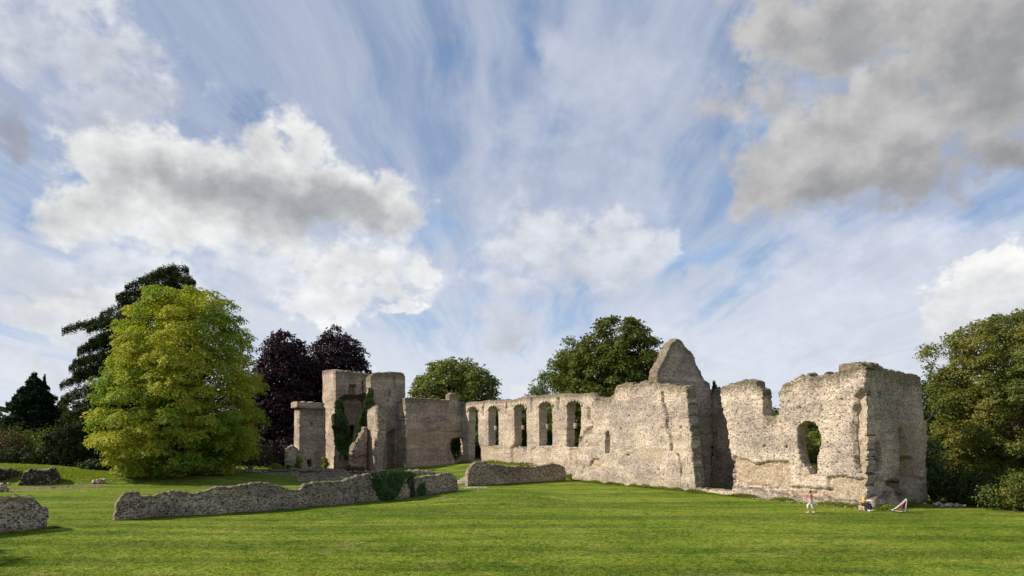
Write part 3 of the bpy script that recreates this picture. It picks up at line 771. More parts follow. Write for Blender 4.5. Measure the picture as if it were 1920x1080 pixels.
# ---- the hall wall with five tall windows
w0 = onbd(1118) + A * .0 + B * 1.3; w1 = along(w0, A, 866)
WP = Plane(w0, w1)
hall = empty('ruined_hall_wall', (*((w0 + w1) / 2), g1((w0 + w1) / 2)), 'long ruined hall wall pierced by a row of tall narrow window openings', 'ruin')
W_top = q3((20, 960), (20, 535), (60, 522), (100, 524), (150, 517), (205, 516), (240, 509), (290, 515), (350, 496), (420, 489), (500, 484), (560, 478), (640, 479), (700, 478), (712, 472), (735, 474), (760, 492), (790, 500), (800, 960))
W_holes = [q3((58, 568), (70, 551), (95, 549), (108, 562), (110, 700), (113, 750), (120, 775), (121, 846), (90, 849), (52, 850)),
           q3((168, 562), (178, 547), (205, 543), (222, 555), (226, 640), (226, 766), (168, 769)),
           q3((314, 562), (325, 543), (350, 534), (372, 540), (380, 560), (383, 700), (384, 790), (376, 806), (366, 800), (350, 776), (312, 776)),
           q3((453, 545), (465, 528), (495, 521), (520, 528), (527, 545), (528, 768), (455, 771)),
           q3((609, 540), (622, 523), (650, 516), (678, 521), (688, 535), (690, 660), (672, 776), (608, 776))]
W_feats = [('line', q3((138, 535), (138, 595)), .22, .35), ('line', q3((268, 535), (268, 580)), .2, .3), ('line', q3((408, 505), (408, 572)), .2, .3), ('line', q3((558, 505), (558, 562)), .2, .3),
           (q3((120, 765), (175, 770), (225, 790), (225, 868), (120, 868)), .12, .6),
           (q3((290, 780), (312, 760), (350, 790), (355, 862), (300, 868)), .3, .5), (q3((455, 775), (480, 780), (520, 800), (520, 870), (470, 870)), .12, .4),
           (q3((405, 790), (435, 770), (440, 800), (410, 860)), .15, .5), (q3((620, 780), (665, 780), (660, 900), (630, 880)), .2, .5),
           (q3((725, 545), (742, 560), (742, 640), (725, 620)), .35, .3), ('line', q3((788, 555), (792, 600)), .25, .3),
           (q3((15, 715), (50, 740), (52, 870), (0, 880)), .12, .4), (q3((20, 520), (760, 475), (780, 510), (700, 500), (400, 520), (20, 550)), .08, .3)]
panel('wall', WP, 1.3, W_top, M['hall'], hall, W_holes, W_feats, cell=.14, rough=.07, amp=.06, wtop=.8, lumps=.08, hrough=.03, tuft=(500, .15, M['moss']))
# dressed arch heads and sills set in the openings, stubs of tracery left on the jambs
WB = Plane(w0 - WP.n * .75, w1 - WP.n * .75)
for k, (cx_, y0, w_) in enumerate(((80, 550, 28), (196, 545, 28), (347, 536, 33), (490, 522, 37), (650, 517, 40))):
    u, z_ = WP.uv(q3((cx_, y0)))[0]; hw_ = abs(WP.uv(q3((cx_ - w_, y0)))[0][0] - u) + .05
    parts = []
    for s in range(7):
        a = math.pi * (s + .5) / 7; uu = u + math.cos(a) * hw_ * 1.02; zz = z_ - .62 + math.sin(a) * .72
        c = WP.pt(uu, zz, .03 + .012 * (s % 2)); v, qd = boxmesh((0, 0, 0), (.42, .22, .26)); 
        an = a - math.pi / 2
        rot = np.array([[math.cos(an), 0, -math.sin(an)], [0, 1, 0], [math.sin(an), 0, math.cos(an)]]); v = v @ rot.T
        W3 = np.c_[c[0] + WP.d[0] * v[:, 0] + WP.n[0] * v[:, 1], c[1] + WP.d[1] * v[:, 0] + WP.n[1] * v[:, 1], c[2] + v[:, 2]]
        parts.append((W3, qd))
    V, Q = merge(parts); link_mesh('arch_head', V, Q, M['stone'], hall)
for (x, y, k) in ((500, 658, 3), (657, 655, 4), (362, 665, 2), (208, 668, 1)):
    bp_ = WP.pt(*WP.uv(q3((x, y)))[0], 0)
    # stub of a transom standing on the far jamb of the opening
    u, z_ = WB.uv(q3((x, y)))[0]; c = WB.pt(u, z_, 0)
    parts = []
    for dz, wd in ((.0, .5), (.22, .34), (-.24, .3)):
        v, qd = boxmesh((c[0], c[1], c[2] + dz), (wd, .28, .2), math.atan2(WP.d[1], WP.d[0])); parts.append((v, qd))
    V, Q = merge(parts); link_mesh('tracery_stub', V, Q, M['stone'], hall)

# ---- end wall left of the hall (shaded face, doorway, ragged lit end)
h1 = np.array(w1) + WP.n * 0; h0 = along(h1, -B, 762)
HP = Plane(h0, h1)
endw = empty('ruined_end_wall', (*((h0 + h1) / 2), g1((h0 + h1) / 2)), 'square topped wall with a broken doorway, beside the grassy hall floor', 'ruin')
H_top = q2((786, 930), (784, 600), (782, 500), (850, 500), (900, 504), (960, 506), (1028, 510), (1030, 482), (1045, 470), (1070, 476), (1082, 500), (1086, 520), (1118, 522), (1122, 930))
H_hole = q2((1040, 735), (1055, 722), (1095, 718), (1112, 722), (1116, 760), (1108, 820), (1085, 850), (1060, 858), (1048, 835), (1035, 790))
H_feats = [(q2((770, 680), (1040, 690), (1120, 690), (1120, 780), (770, 770)), -.10, .75), (q2((770, 770), (1120, 780), (1120, 950), (770, 950)), -.24, .15),
           (q2((1015, 780), (1040, 730), (1045, 830), (1020, 820)), .25, .2), ('line', q2((800, 684), (1090, 692)), .15, .18), (q2((780, 500), (1030, 512), (1030, 535), (780, 530)), .1, .2)]
for x, y in ((905, 612), (1000, 622)): H_feats.append((q2((x - 6, y - 5), (x + 6, y - 5), (x + 6, y + 6), (x - 6, y + 6)), .3, .0))
panel('wall', HP, 1.5, H_top, M['tower'], endw, [H_hole], H_feats, cell=.14, rough=.09, amp=.07, wtop=2.2, lumps=.1, tuft=(1600, .16, M['moss']))
hb = along(h0, A, 736)
HE = Plane(h0 + B * .05, hb)
HE_top = q2((705, 960), (712, 860), (708, 800), (716, 720), (710, 640), (703, 600), (702, 552), (722, 530), (745, 515), (770, 505), (788, 500), (788, 560), (782, 640), (780, 720), (788, 820), (800, 960))
panel('broken_end', HE, 1.6, HE_top, M['stone'], endw, [], [(q2((700, 640), (735, 650), (740, 960), (700, 960)), .15, .5), (q2((700, 500), (790, 500), (790, 545), (700, 580)), .05, .3), (q2((740, 750), (800, 700), (800, 960), (740, 960)), .12, .4)], cell=.14, rough=.16, amp=.16, wtop=1.6, lumps=.14, tuft=(900, .17, M['moss']), umin=(.35, 99))

# ---- the tower group on the left
tw = P(630, 112); T1b = along(tw, B, 694); T1l = along(tw, A, 604)
tower = empty('ruined_tower', (tw[0] + 2, tw[1] + 2, g1(tw)), 'broken square tower with a deep ivied breach in its face, tallest of the left group', 'ruin')
SP = Plane(tw, T1b)
S_top = q6((50, 1080), (48, 82), (60, 76), (120, 78), (200, 84), (280, 96), (345, 104), (362, 112), (368, 200), (368, 1080))
breach = q6((80, 340), (110, 318), (160, 300), (235, 300), (300, 340), (310, 400), (270, 480), (240, 600), (215, 760), (208, 905), (170, 880), (120, 840), (70, 760), (50, 640), (52, 420))
S_feats = [(q6((176, 206), (228, 206), (232, 292), (160, 296)), 1.2, .5), (q6((140, 225), (168, 215), (160, 300), (135, 300)), -.12, .2), (q6((240, 220), (255, 215), (262, 300), (236, 300)), -.12, .2),
           (q6((290, 170), (302, 170), (302, 262), (288, 262)), 1.4, 0), (q6((50, 95), (360, 120), (360, 175), (210, 190), (50, 165)), .12, .2), (q6((0, 830), (130, 880), (200, 920), (200, 1080), (0, 1080)), .15, .4)]
panel('wall', SP, 1.5, S_top, M['tower'], tower, [breach], S_feats, cell=.15, rough=.12, amp=.08, wtop=2.0, lumps=.11)
LP = Plane(tw + B * .04, T1l)
panel('side_wall', LP, 1.4, q2((312, 920), (314, 700), (313, 520), (312, 350), (330, 344), (360, 342), (390, 345), (390, 480), (388, 600), (385, 760), (392, 920)), M['hall'], tower, [], [(q2((325, 520), (395, 500), (395, 560), (325, 545)), .12, .9), (q2((310, 380), (350, 380), (340, 480), (310, 480)), .03, .5)], cell=.15, rough=.08, amp=.06, wtop=1.0, lumps=.08, umin=(.35, 99))
bk0 = T1b + A * 5.6 - B * 7.5; BKP = Plane(bk0, bk0 + B * 9)
panel('back_wall', BKP, 1.0, q6((20, 1080), (20, 240), (340, 260), (340, 1080)), M['tower'], tower, [q6((172, 590), (195, 560), (232, 590), (232, 900), (170, 900))], [(q6((150, 400), (262, 400), (262, 560), (150, 560)), .2, .6)], cell=.2, rough=.1, amp=.1)
tr = P(694, 108.6); T2r = along(tr, B, 758.5)
T2P = Plane(tr, T2r)
tower2 = empty('ruined_stair_turret', (tr[0] + 2.5, tr[1] + 1.5, g1(tr)), 'upright shaded rubble turret between the ivied tower and the square topped wall', 'ruin')
panel('wall', T2P, 2.2, q6((345, 1080), (352, 620), (372, 400), (376, 240), (368, 180), (370, 140), (384, 116), (420, 100), (500, 96), (580, 90), (640, 92), (672, 98), (684, 125), (684, 380), (684, 700), (686, 1080)), M['tower'], tower2, [],
      [(q6((538, 250), (550, 250), (550, 312), (538, 312)), 1.6, 0), (q6((484, 288), (506, 288), (506, 304), (484, 304)), .4, 0), (q6((514, 345), (542, 345), (542, 362), (514, 362)), .4, 0), ('line', q6((586, 140), (588, 240)), .18, .2), (q6((520, 660), (590, 600), (590, 980), (520, 980)), 1.6, .1), (q6((370, 100), (680, 95), (680, 150), (370, 160)), .1, .3)],
      cell=.15, rough=.1, amp=.09, wtop=1.9, lumps=.12, tuft=(1300, .17, M['moss']))
T2L = Plane(tr + B * .02, along(tr, A, 690.5))
panel('side_wall', T2L, 1.2, q6((338, 1080), (345, 600), (362, 400), (370, 300), (360, 240), (356, 140), (366, 120), (382, 112), (382, 1080)), M['hall'], tower2, [], [], cell=.15, rough=.14, amp=.1, lumps=.12, umin=(.3, 99))
# pier in front of the turret
t3 = P(710.5, 103); t3r = along(t3, B, 719); t3l = along(t3, A, 687.5)
pier = empty('ruined_pier', (t3[0], t3[1] + 2, g1(t3)), 'slender sunlit stump of masonry standing in front of the turret', 'ruin')
panel('wall', Plane(t3 + B * .04, t3l), 1.1, q6((325, 1080), (330, 800), (336, 600), (334, 440), (345, 425), (400, 402), (440, 404), (432, 480), (445, 540), (440, 680), (420, 800), (415, 1080)), M['stone'], pier, [], [(q6((330, 700), (410, 700), (410, 1000), (325, 1000)), .04, .85)], cell=.13, rough=.12, amp=.10, wtop=.5, lumps=.12)
panel('end_face', Plane(t3 + A * .1, t3r + A * .1 + B * .2), .9, q6((418, 1080), (424, 860), (428, 700), (440, 600), (430, 500), (432, 402), (488, 396), (490, 440), (470, 520), (465, 640), (480, 760), (470, 900), (468, 1080)), M['tower'], pier, [], [(q6((420, 740), (480, 740), (480, 800), (420, 830)), .15, .3)], cell=.13, rough=.16, amp=.12, wtop=1.0, lumps=.12, tuft=(260, .16, M['moss']))
# low annex with the coping slab
t0 = P(562, 109.3); t0r = along(t0, B, 611.5); t0l = along(t0, A, 551)
annex = empty('ruined_annex', (t0[0] + 2, t0[1] + 2, g1(t0)), 'low square block with a projecting slab along its head, left of the tower', 'ruin')
panel('wall', Plane(t0, t0r), 1.5, q2((184, 920), (186, 700), (188, 556), (332, 556), (332, 920)), M['tower'], annex, [q2((225, 848), (252, 845), (254, 892), (226, 892))], [(q2((244, 640), (254, 640), (254, 660), (244, 660)), .4, 0), (q2((270, 805), (290, 805), (290, 850), (270, 850)), .2, .3)], cell=.15, rough=.05, amp=.06, wtop=2.4, lumps=.08)
panel('side_wall', Plane(t0 + B * .04, t0l), 1.3, q2((150, 920), (152, 760), (156, 640), (157, 556), (188, 556), (184, 660), (172, 760), (190, 800), (190, 920)), M['hall'], annex, [], [], cell=.15, rough=.06, amp=.05, lumps=.08, umin=(.3, 99))
cop = Plane(t0 - B * .45 - A * .3, t0r - A * .3 + B * .0)
panel('coping', cop, 3.9, q2((172, 552), (172, 521), (220, 522), (325, 526), (326, 560), (250, 558)), M['hall'], annex, [], [], cell=.14, rough=.05, amp=.05, wtop=.3, closed=True, lumps=.06)
st = P(548, 108.0)
panel('low_stump', Plane(st - B * 1.0, st + B * 2.6), 1.6, q2((112, 920), (118, 840), (115, 790), (130, 768), (160, 764), (178, 790), (190, 800), (195, 920)), M['stone'], annex, [], [], cell=.14, rough=.18, amp=.14, wtop=.8, lumps=.12, tuft=(300, .16, M['moss']))
# rubble core between the breach and the pier
cr = P(672, 105.5)
brk = empty('collapsed_core', (cr[0], cr[1], g1(cr)), 'sloping heap of broken core masonry under the ivy, left of the slender stump', 'ruin')
panel('wall', Plane(cr - B * 1.2, cr + B * 2.8), 2.6, q6((205, 1080), (212, 900), (222, 800), (250, 740), (285, 680), (318, 600), (334, 590), (336, 1080)), M['tower'], brk, [], [(q6((210, 800), (330, 740), (330, 830), (215, 880)), -.25, .2), (q6((205, 880), (330, 860), (330, 1000), (205, 1000)), .1, .9)], cell=.15, rough=.25, amp=.28, wtop=.9, lumps=.2)

# ---- ivy
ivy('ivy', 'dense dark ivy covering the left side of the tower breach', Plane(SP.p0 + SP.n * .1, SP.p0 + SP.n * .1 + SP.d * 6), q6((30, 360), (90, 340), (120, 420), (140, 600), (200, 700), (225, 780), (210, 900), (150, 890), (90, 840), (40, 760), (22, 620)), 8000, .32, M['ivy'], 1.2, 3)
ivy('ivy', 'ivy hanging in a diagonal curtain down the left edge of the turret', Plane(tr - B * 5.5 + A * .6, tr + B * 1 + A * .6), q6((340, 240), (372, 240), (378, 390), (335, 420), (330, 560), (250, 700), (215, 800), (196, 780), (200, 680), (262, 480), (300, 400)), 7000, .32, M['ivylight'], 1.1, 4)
ivy('ivy', 'thin ivy trailing beneath the upper window of the broken tower', Plane(SP.p0 + SP.n * .05, SP.p0 + SP.n * .05 + SP.d * 6), q6((80, 330), (110, 300), (250, 300), (310, 270), (330, 330), (290, 360), (240, 330), (120, 350)), 1300, .2, M['brownbush'], .3, 8)

# ---- low garden walls in the foreground
lw0 = P(215, 45.2); lw1 = P(859, 63)
LW = Plane(lw0, lw1)
L1_top = q8((795, 430), (800, 380), (812, 310), (850, 262), (872, 237), (960, 233), (985, 255), (1000, 268), (1060, 260), (1100, 245), (1130, 238), (1180, 226), (1290, 228), (1330, 244), (1400, 236), (1480, 204), (1600, 194), (1700, 177), (1800, 163), (1900, 184)) + \
    q2((45, 988), (95, 1002), (135, 1018), (195, 1018), (212, 992), (240, 982), (285, 974), (330, 974), (400, 970), (440, 962), (470, 950), (510, 940), (560, 928), (640, 922), (700, 920), (760, 924), (800, 934), (830, 952), (860, 945), (920, 935), (965, 934), (990, 926), (1045, 924), (1062, 940), (1074, 965), (1078, 1030))
o = panel('low_wall', LW, .62, L1_top, M['low'], None, [], [(q2((640, 985), (700, 985), (700, 1060), (640, 1060)), .1, .4)], cell=.10, rough=.05, amp=.05, wtop=.35, lumps=.07, zb=-.6, tuft=(500, .09, M['moss']))
tag(o, 'long low flint wall with a wavy top and dark ivy over its right half', 'wall')
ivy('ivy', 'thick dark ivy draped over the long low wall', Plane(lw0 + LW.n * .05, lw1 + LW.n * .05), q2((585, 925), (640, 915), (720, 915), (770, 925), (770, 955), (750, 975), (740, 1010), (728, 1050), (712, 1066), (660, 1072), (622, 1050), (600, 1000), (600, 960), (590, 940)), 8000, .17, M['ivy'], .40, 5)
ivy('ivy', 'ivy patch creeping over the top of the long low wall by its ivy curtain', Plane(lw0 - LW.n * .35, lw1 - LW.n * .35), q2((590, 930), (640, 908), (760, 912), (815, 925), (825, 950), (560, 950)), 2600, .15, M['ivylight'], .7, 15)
ivy('ivy', 'small ivy clump near the right end of the long low wall', Plane(lw0 + LW.n * .03, lw1 + LW.n * .03), q2((855, 985), (885, 980), (898, 1020), (890, 1045), (862, 1045), (850, 1015)), 700, .10, M['ivy'], .15, 6)
ivy('ivy', 'faint creeper stain on the long low wall between the two dark ivies', Plane(lw0 + LW.n * .02, lw1 + LW.n * .02), q2((795, 945), (830, 955), (838, 1000), (830, 1050), (805, 1055), (800, 1000)), 500, .09, M['dark'], .1, 7)
l2a = P(878, 75.6); l2b = P(1062, 83.2)
o = panel('low_wall', Plane(l2a, l2b), .75, q3((54, 1010), (52, 960), (54, 930), (62, 895), (82, 870), (112, 855), (150, 857), (172, 874), (215, 876), (260, 884), (330, 884), (400, 890), (450, 885), (500, 876), (545, 870), (578, 878), (598, 890), (605, 930), (607, 985)), M['low'], None, [], [], cell=.11, rough=.07, amp=.06, wtop=.5, lumps=.08, zb=-.6, tuft=(500, .1, M['moss']))
tag(o, 'short low flint wall with rounded left shoulder, standing alone before the hall windows', 'wall')
l0a = P(-90, 37.2); l0b = P(91, 41.2)
o = panel('low_wall', Plane(l0a, l0b), .9, q8((-330, 520), (-330, 290), (-100, 288), (0, 290), (60, 274), (140, 270), (180, 274), (235, 268), (252, 292), (290, 322), (330, 352), (338, 385), (326, 430), (326, 500)), M['low'], None, [], [], cell=.085, rough=.06, amp=.06, wtop=.45, lumps=.08, zb=-.6, tuft=(900, .08, M['moss']))
tag(o, 'low flint wall stub at the left edge of the lawn with a dark mossy head', 'wall')
# dark retaining wall in the bank
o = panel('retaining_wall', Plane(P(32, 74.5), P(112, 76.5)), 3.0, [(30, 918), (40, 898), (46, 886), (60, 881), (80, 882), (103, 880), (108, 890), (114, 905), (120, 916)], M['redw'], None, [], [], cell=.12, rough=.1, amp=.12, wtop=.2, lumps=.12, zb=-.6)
tag(o, 'dark reddish brown stretch of retaining wall set in the grassy bank', 'wall')
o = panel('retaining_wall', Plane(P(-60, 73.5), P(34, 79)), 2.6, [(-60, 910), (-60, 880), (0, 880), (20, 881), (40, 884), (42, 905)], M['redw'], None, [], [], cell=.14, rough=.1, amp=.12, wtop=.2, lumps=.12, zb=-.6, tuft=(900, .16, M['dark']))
tag(o, 'mossy dark retaining wall running off the left edge behind the pale stones', 'wall')
rubble('stone_pile', 'pale grey stones heaped at the left edge below the dark retaining wall', [P(-10, 68), P(14, 68.6)], 42, .55, M['stone'], 2, spread=.5, hgt=.75)
rubble('stone_pile', 'small pile of pale stones under the golden tree', [P(184, 78), P(200, 78)], 26, .45, M['stone'], 3, spread=.5, hgt=.35)
rubble('stone_pile', 'flat spread of loose flints on the lawn below the steps', [P(872, 72.5), P(906, 73.5)], 170, .16, M['flint'], 4, spread=.9, hgt=.03)
rubble('stone_pile', 'stones strewn along the dirt under the bank', [P(60, 72), P(115, 73.5), P(170, 75)], 40, .16, M['low'], 5, spread=.8, hgt=.03)
rubble('stone_pile', 'line of fallen flints at the foot of the right hand trees', [P(1742, 55), P(1770, 54.2), P(1790, 53.6)], 60, .3, M['flint'], 6, spread=.6, hgt=.15)
rubble('stone_pile', 'fallen stones and flints gathered at the broken foot of the square topped wall', [P(762, 100), P(775, 95), P(792, 90), P(805, 87)], 150, .42, M['stone'], 7, spread=1.1, hgt=.25)
rubble('stone_pile', 'scatter of stones before the turret and slender stump', [P(640, 101), P(690, 100), P(735, 99)], 130, .45, M['tower'], 8, spread=1.3, hgt=.35)
rubble('stone_pile', 'broken stones on the bank between the golden tree and the tower', [P(440, 94), P(490, 93)], 70, .4, M['tower'], 9, spread=1.0, hgt=.3)
rubble('stone_pile', 'crumbled flints along the foot of the corner block', [onbd(1420) - B * .8, onbd(1500) - B * .9, onbd(1620) - B * .7], 160, .16, M['flint'], 10, spread=.35, hgt=.06)
# foundation courses between the low wall and the tower
def found(y0, y1, pxa, da, pxb, db, lab, th=.8, seed=0):
    n = 10; xs = np.linspace(pxa, pxb, n); rng = np.random.default_rng(seed)
    ys = np.linspace(y0, y1, n) + rng.normal(size=n) * .9
    o = panel('foundation_wall', Plane(P(pxa, da), P(pxb, db)), th, [(xs[0], 915)] + list(zip(xs, ys)) + [(xs[-1], 915)], M['low'], None, [], [], cell=.13, rough=.09, amp=.1, wtop=.3, lumps=.1, zb=-.5)
    tag(o, lab, 'wall')
found(881, 880, 508, 97, 648, 101, 'long low foundation wall at the foot of the tower, the rearmost of three', 1.2, 1)
found(888, 887, 502, 90, 655, 94, 'long low foundation wall below the tower, the middle of three', 1.2, 2)
found(894, 890, 560, 84, 690, 89, 'short low foundation wall nearest the ivied low wall, the front of three', 1.0, 3)
found(882, 884, 440, 100, 506, 99, 'low foundation wall in the shade right of the golden tree', .9, 4)

# ---- steps with handrail
s0 = P(869, 78.5)
steps = empty('garden_steps', (s0[0], s0[1], g1(s0)), 'short flight of grey steps with a thin handrail beside the short low wall', 'steps')
sd_ = np.array([.38, .92]); sd_ /= np.linalg.norm(sd_); sp = np.array([-sd_[1], sd_[0]])
zb_ = g1(s0)
for k in range(6):
    c = s0 + sd_ * k * .75; v, qd = boxmesh((c[0], c[1], zb_ + .10 + .17 * k), (2.2, .42, .16), math.atan2(-sp[1], -sp[0])); link_mesh('tread', v, qd, M['wood'], steps)
for side in (-1.2,):
    for k in (0, 5):
        c = s0 + sd_ * k * .75 + sp * side; v, qd = tube([[c[0], c[1], zb_ - .2 + .17 * k], [c[0], c[1], zb_ + 1.15 + .17 * k]], [.06, .06], 6); link_mesh('post', v, qd, M['wood'], steps)
    a = s0 + sp * side; b = a + sd_ * 5 * .75
    v, qd = tube([[a[0], a[1], zb_ + 1.1], [b[0], b[1], zb_ + 1.95]], [.045, .045], 6); link_mesh('handrail', v, qd, M['wood'], steps)

# ---- thin post and rail fence far left
fa, fb = P(-60, 88), P(62, 90)
fence = empty('rail_fence', (*((fa + fb) / 2), g1((fa + fb) / 2)), 'thin dark post and rail fence in front of the shrubs at the far left', 'fence')
for k in range(5):
    c = fa + (fb - fa) * k / 4; z_ = g1(c); v, qd = boxmesh((c[0], c[1], z_ + .5), (.12, .12, 1.3)); link_mesh('post', v, qd, M['darkbark'], fence)
for h_ in (.45, .95):
    v, qd = tube([[*(fa + (fb - fa) * t), g1(fa + (fb - fa) * t) + h_] for t in np.linspace(0, 1, 6)], [.04] * 6, 5); link_mesh('rail', v, qd, M['darkbark'], fence)

# ================================================================== TREES
tree('golden_maple_tree', 'broad golden green maple tree sweeping to the ground, the brightest tree', 'tree', 345, 86,
     [(895, 250, 415), (880, 214, 440), (850, 192, 472), (800, 186, 490), (750, 190, 494), (700, 200, 490), (660, 214, 484), (620, 228, 472), (585, 242, 450), (562, 262, 428), (550, 285, 400), (542, 315, 368)],
     M['maple'], M['darkbark'], n_cl=330, per=430, cr=(1.1, 2.25), leaf=.28, flat=.42, trunk_r=.5, limbs=90, seed=5, droop=.32, inner=.42, twig=.32, up=.6)
tiered_tree('cedar_tree', 'tall dark cedar with layered drooping boughs behind the golden maple', 'tree', 262, 100,
     [(870, 100, 420), (800, 108, 420), (760, 100, 410), (700, 128, 405), (640, 140, 400), (600, 160, 400), (560, 205, 398), (530, 235, 394), (512, 262, 385), (500, 298, 350)],
     M['cedar'], M['darkbark'], tiers=22, per_tier=10, dens=210, leaf=.34, seed=3, droop=.70, rise=.50, width=.15, start=.10, trunk_r=.7, thick=.52)
tiered_tree('conifer_tree', 'dark green conical conifer at the far left', 'tree', 62, 104,
     [(870, 0, 128), (800, 8, 122), (760, 20, 112), (730, 36, 94), (712, 50, 82), (699, 60, 68)],
     M['conifer'], M['darkbark'], tiers=26, per_tier=12, dens=200, leaf=.34, seed=4, droop=.25, rise=.18, width=.3, start=.02, trunk_r=.35, thick=.35)
tiered_tree('conifer_tree', 'slim second tip of dark conifer just right of the conical one', 'tree', 84, 106,
     [(870, 40, 130), (790, 55, 115), (740, 70, 98), (715, 77, 90), (702, 82, 85)],
     M['conifer'], M['darkbark'], tiers=18, per_tier=9, dens=170, leaf=.34, seed=9, droop=.25, rise=.18, width=.3, start=.02, trunk_r=.3, thick=.3)
tree('copper_beech_tree', 'deep purple copper beech rising behind the tower', 'tree', 640, 132,
     [(880, 575, 700), (800, 560, 700), (730, 562, 698), (690, 568, 697), (660, 580, 690), (640, 590, 672), (625, 600, 655), (614, 618, 640)],
     M['beech'], M['darkbark'], n_cl=240, per=300, cr=(1.3, 2.6), leaf=.46, flat=.6, trunk_r=.6, limbs=30, seed=21, inner=.5, group=None)
tree('copper_beech_tree', 'dark purple copper beech between the golden maple and the tower', 'tree', 530, 124,
     [(885, 430, 598), (840, 435, 600), (780, 455, 600), (720, 465, 598), (680, 478, 592), (650, 486, 580), (635, 495, 560), (624, 510, 540)],
     M['beech'], M['darkbark'], n_cl=250, per=300, cr=(1.3, 2.5), leaf=.46, flat=.6, trunk_r=.6, limbs=30, seed=22, inner=.5)
tree('broadleaf_tree', 'rounded mid green tree behind the square topped wall', 'tree', 850, 142,
     [(870, 770, 930), (800, 750, 948), (750, 755, 950), (730, 762, 946), (710, 775, 940), (695, 790, 915), (684, 810, 890), (678, 832, 868)],
     M['pale'], M['bark'], n_cl=210, per=260, cr=(1.2, 2.4), leaf=.46, flat=.62, trunk_r=.45, limbs=30, seed=31)
tree('broadleaf_tree', 'big dense olive green tree behind the hall wall, left of the gable', 'tree', 1150, 122,
     [(880, 1060, 1260), (800, 1035, 1270), (745, 1028, 1262), (720, 1028, 1262), (690, 1035, 1258), (665, 1050, 1256), (640, 1085, 1250), (622, 1100, 1240), (608, 1115, 1215), (598, 1135, 1185)],
     M['oak'], M['darkbark'], n_cl=330, per=280, cr=(1.1, 2.4), leaf=.42, flat=.55, trunk_r=.6, limbs=46, seed=41)
tree('broadleaf_tree', 'greyish green tree showing behind the left side of the big olive tree', 'tree', 1065, 146,
     [(880, 985, 1130), (800, 982, 1130), (750, 985, 1130), (725, 990, 1125), (700, 1010, 1120), (670, 1030, 1110), (645, 1046, 1100), (634, 1060, 1090)],
     M['grey'], M['bark'], n_cl=170, per=220, cr=(1.3, 2.4), leaf=.46, flat=.7, trunk_r=.4, limbs=20, seed=42)
tree('broadleaf_tree', 'leafy tree filling the left hall windows', 'tree', 930, 134,
     [(880, 860, 1010), (850, 855, 1015), (800, 858, 1010), (775, 870, 1000), (765, 890, 985)],
     M['bush'], M['bark'], n_cl=100, per=260, cr=(1.0, 2.0), leaf=.42, flat=.7, trunk_r=.3, limbs=14, seed=43)
tree('broadleaf_tree', 'low leafy tree seen through the window hole of the corner block', 'tree', 1530, 88,
     [(930, 1400, 1640), (880, 1385, 1650), (830, 1390, 1650), (790, 1410, 1640), (775, 1425, 1600), (766, 1435, 1560)],
     M['bush'], M['bark'], n_cl=160, per=260, cr=(.9, 1.7), leaf=.3, flat=.7, trunk_r=.3, limbs=20, seed=44)
tree('broadleaf_tree', 'yellowish leafy shrub tree just behind the window hole', 'tree', 1520, 76,
     [(925, 1450, 1600), (880, 1440, 1600), (840, 1450, 1590), (822, 1470, 1570), (812, 1490, 1550)],
     M['pale'], M['bark'], n_cl=70, per=260, cr=(.6, 1.2), leaf=.24, flat=.7, trunk_r=.2, limbs=12, seed=45)
tiered_tree('conifer_tree', 'dark conifer tips showing over the gap right of the gable', 'tree', 1340, 108,
     [(880, 1310, 1372), (800, 1315, 1368), (750, 1324, 1358), (730, 1330, 1350), (714, 1336, 1342)],
     M['conifer'], M['darkbark'], tiers=20, per_tier=8, dens=150, leaf=.34, seed=12, droop=.1, rise=.3, width=.3, start=.05, trunk_r=.3)
# right hand side
tree('broadleaf_tree', 'large olive green tree filling the right edge beside the corner block', 'tree', 1880, 60,
     [(915, 1800, 2120), (870, 1782, 2130), (800, 1768, 2140), (740, 1760, 2130), (700, 1766, 2110), (675, 1752, 2100), (650, 1748, 2080), (632, 1772, 2050), (618, 1800, 2030), (600, 1850, 2000), (585, 1885, 1980)],
     M['willow'], M['bark'], n_cl=470, per=330, cr=(.6, 1.35), leaf=.19, flat=.6, trunk_r=.35, limbs=70, seed=51, droop=.2, inner=.55)
tree('broadleaf_tree', 'dark tree in shade directly right of the corner block', 'tree', 1760, 68,
     [(930, 1720, 1830), (880, 1715, 1850), (800, 1720, 1850), (740, 1722, 1840), (715, 1728, 1820), (700, 1742, 1800)],
     M['dark'], M['darkbark'], n_cl=150, per=280, cr=(.7, 1.4), leaf=.24, flat=.65, trunk_r=.3, limbs=24, seed=52)
tree('broadleaf_tree', 'pale topped tree standing behind the right hand olive tree', 'tree', 1960, 78,
     [(900, 1850, 2150), (800, 1850, 2160), (700, 1840, 2150), (650, 1850, 2120), (615, 1875, 2080), (592, 1895, 2040), (580, 1920, 2000)],
     M['willow'], M['bark'], n_cl=170, per=260, cr=(.9, 1.8), leaf=.28, flat=.65, trunk_r=.35, limbs=30, seed=53)
tree('broadleaf_tree', 'tall unseen leafy tree added beyond the left edge to shade the near corner of the lawn', 'tree', -1010, 29,  # out of view, added for the shade it casts on the lawn
     [(970, -1120, -880), (800, -1230, -790), (600, -1260, -760), (420, -1200, -800), (300, -1080, -930)],
     M['oak'], M['bark'], n_cl=90, per=170, cr=(1.2, 2.0), leaf=.45, flat=.7, trunk_r=.35, limbs=14, seed=71)
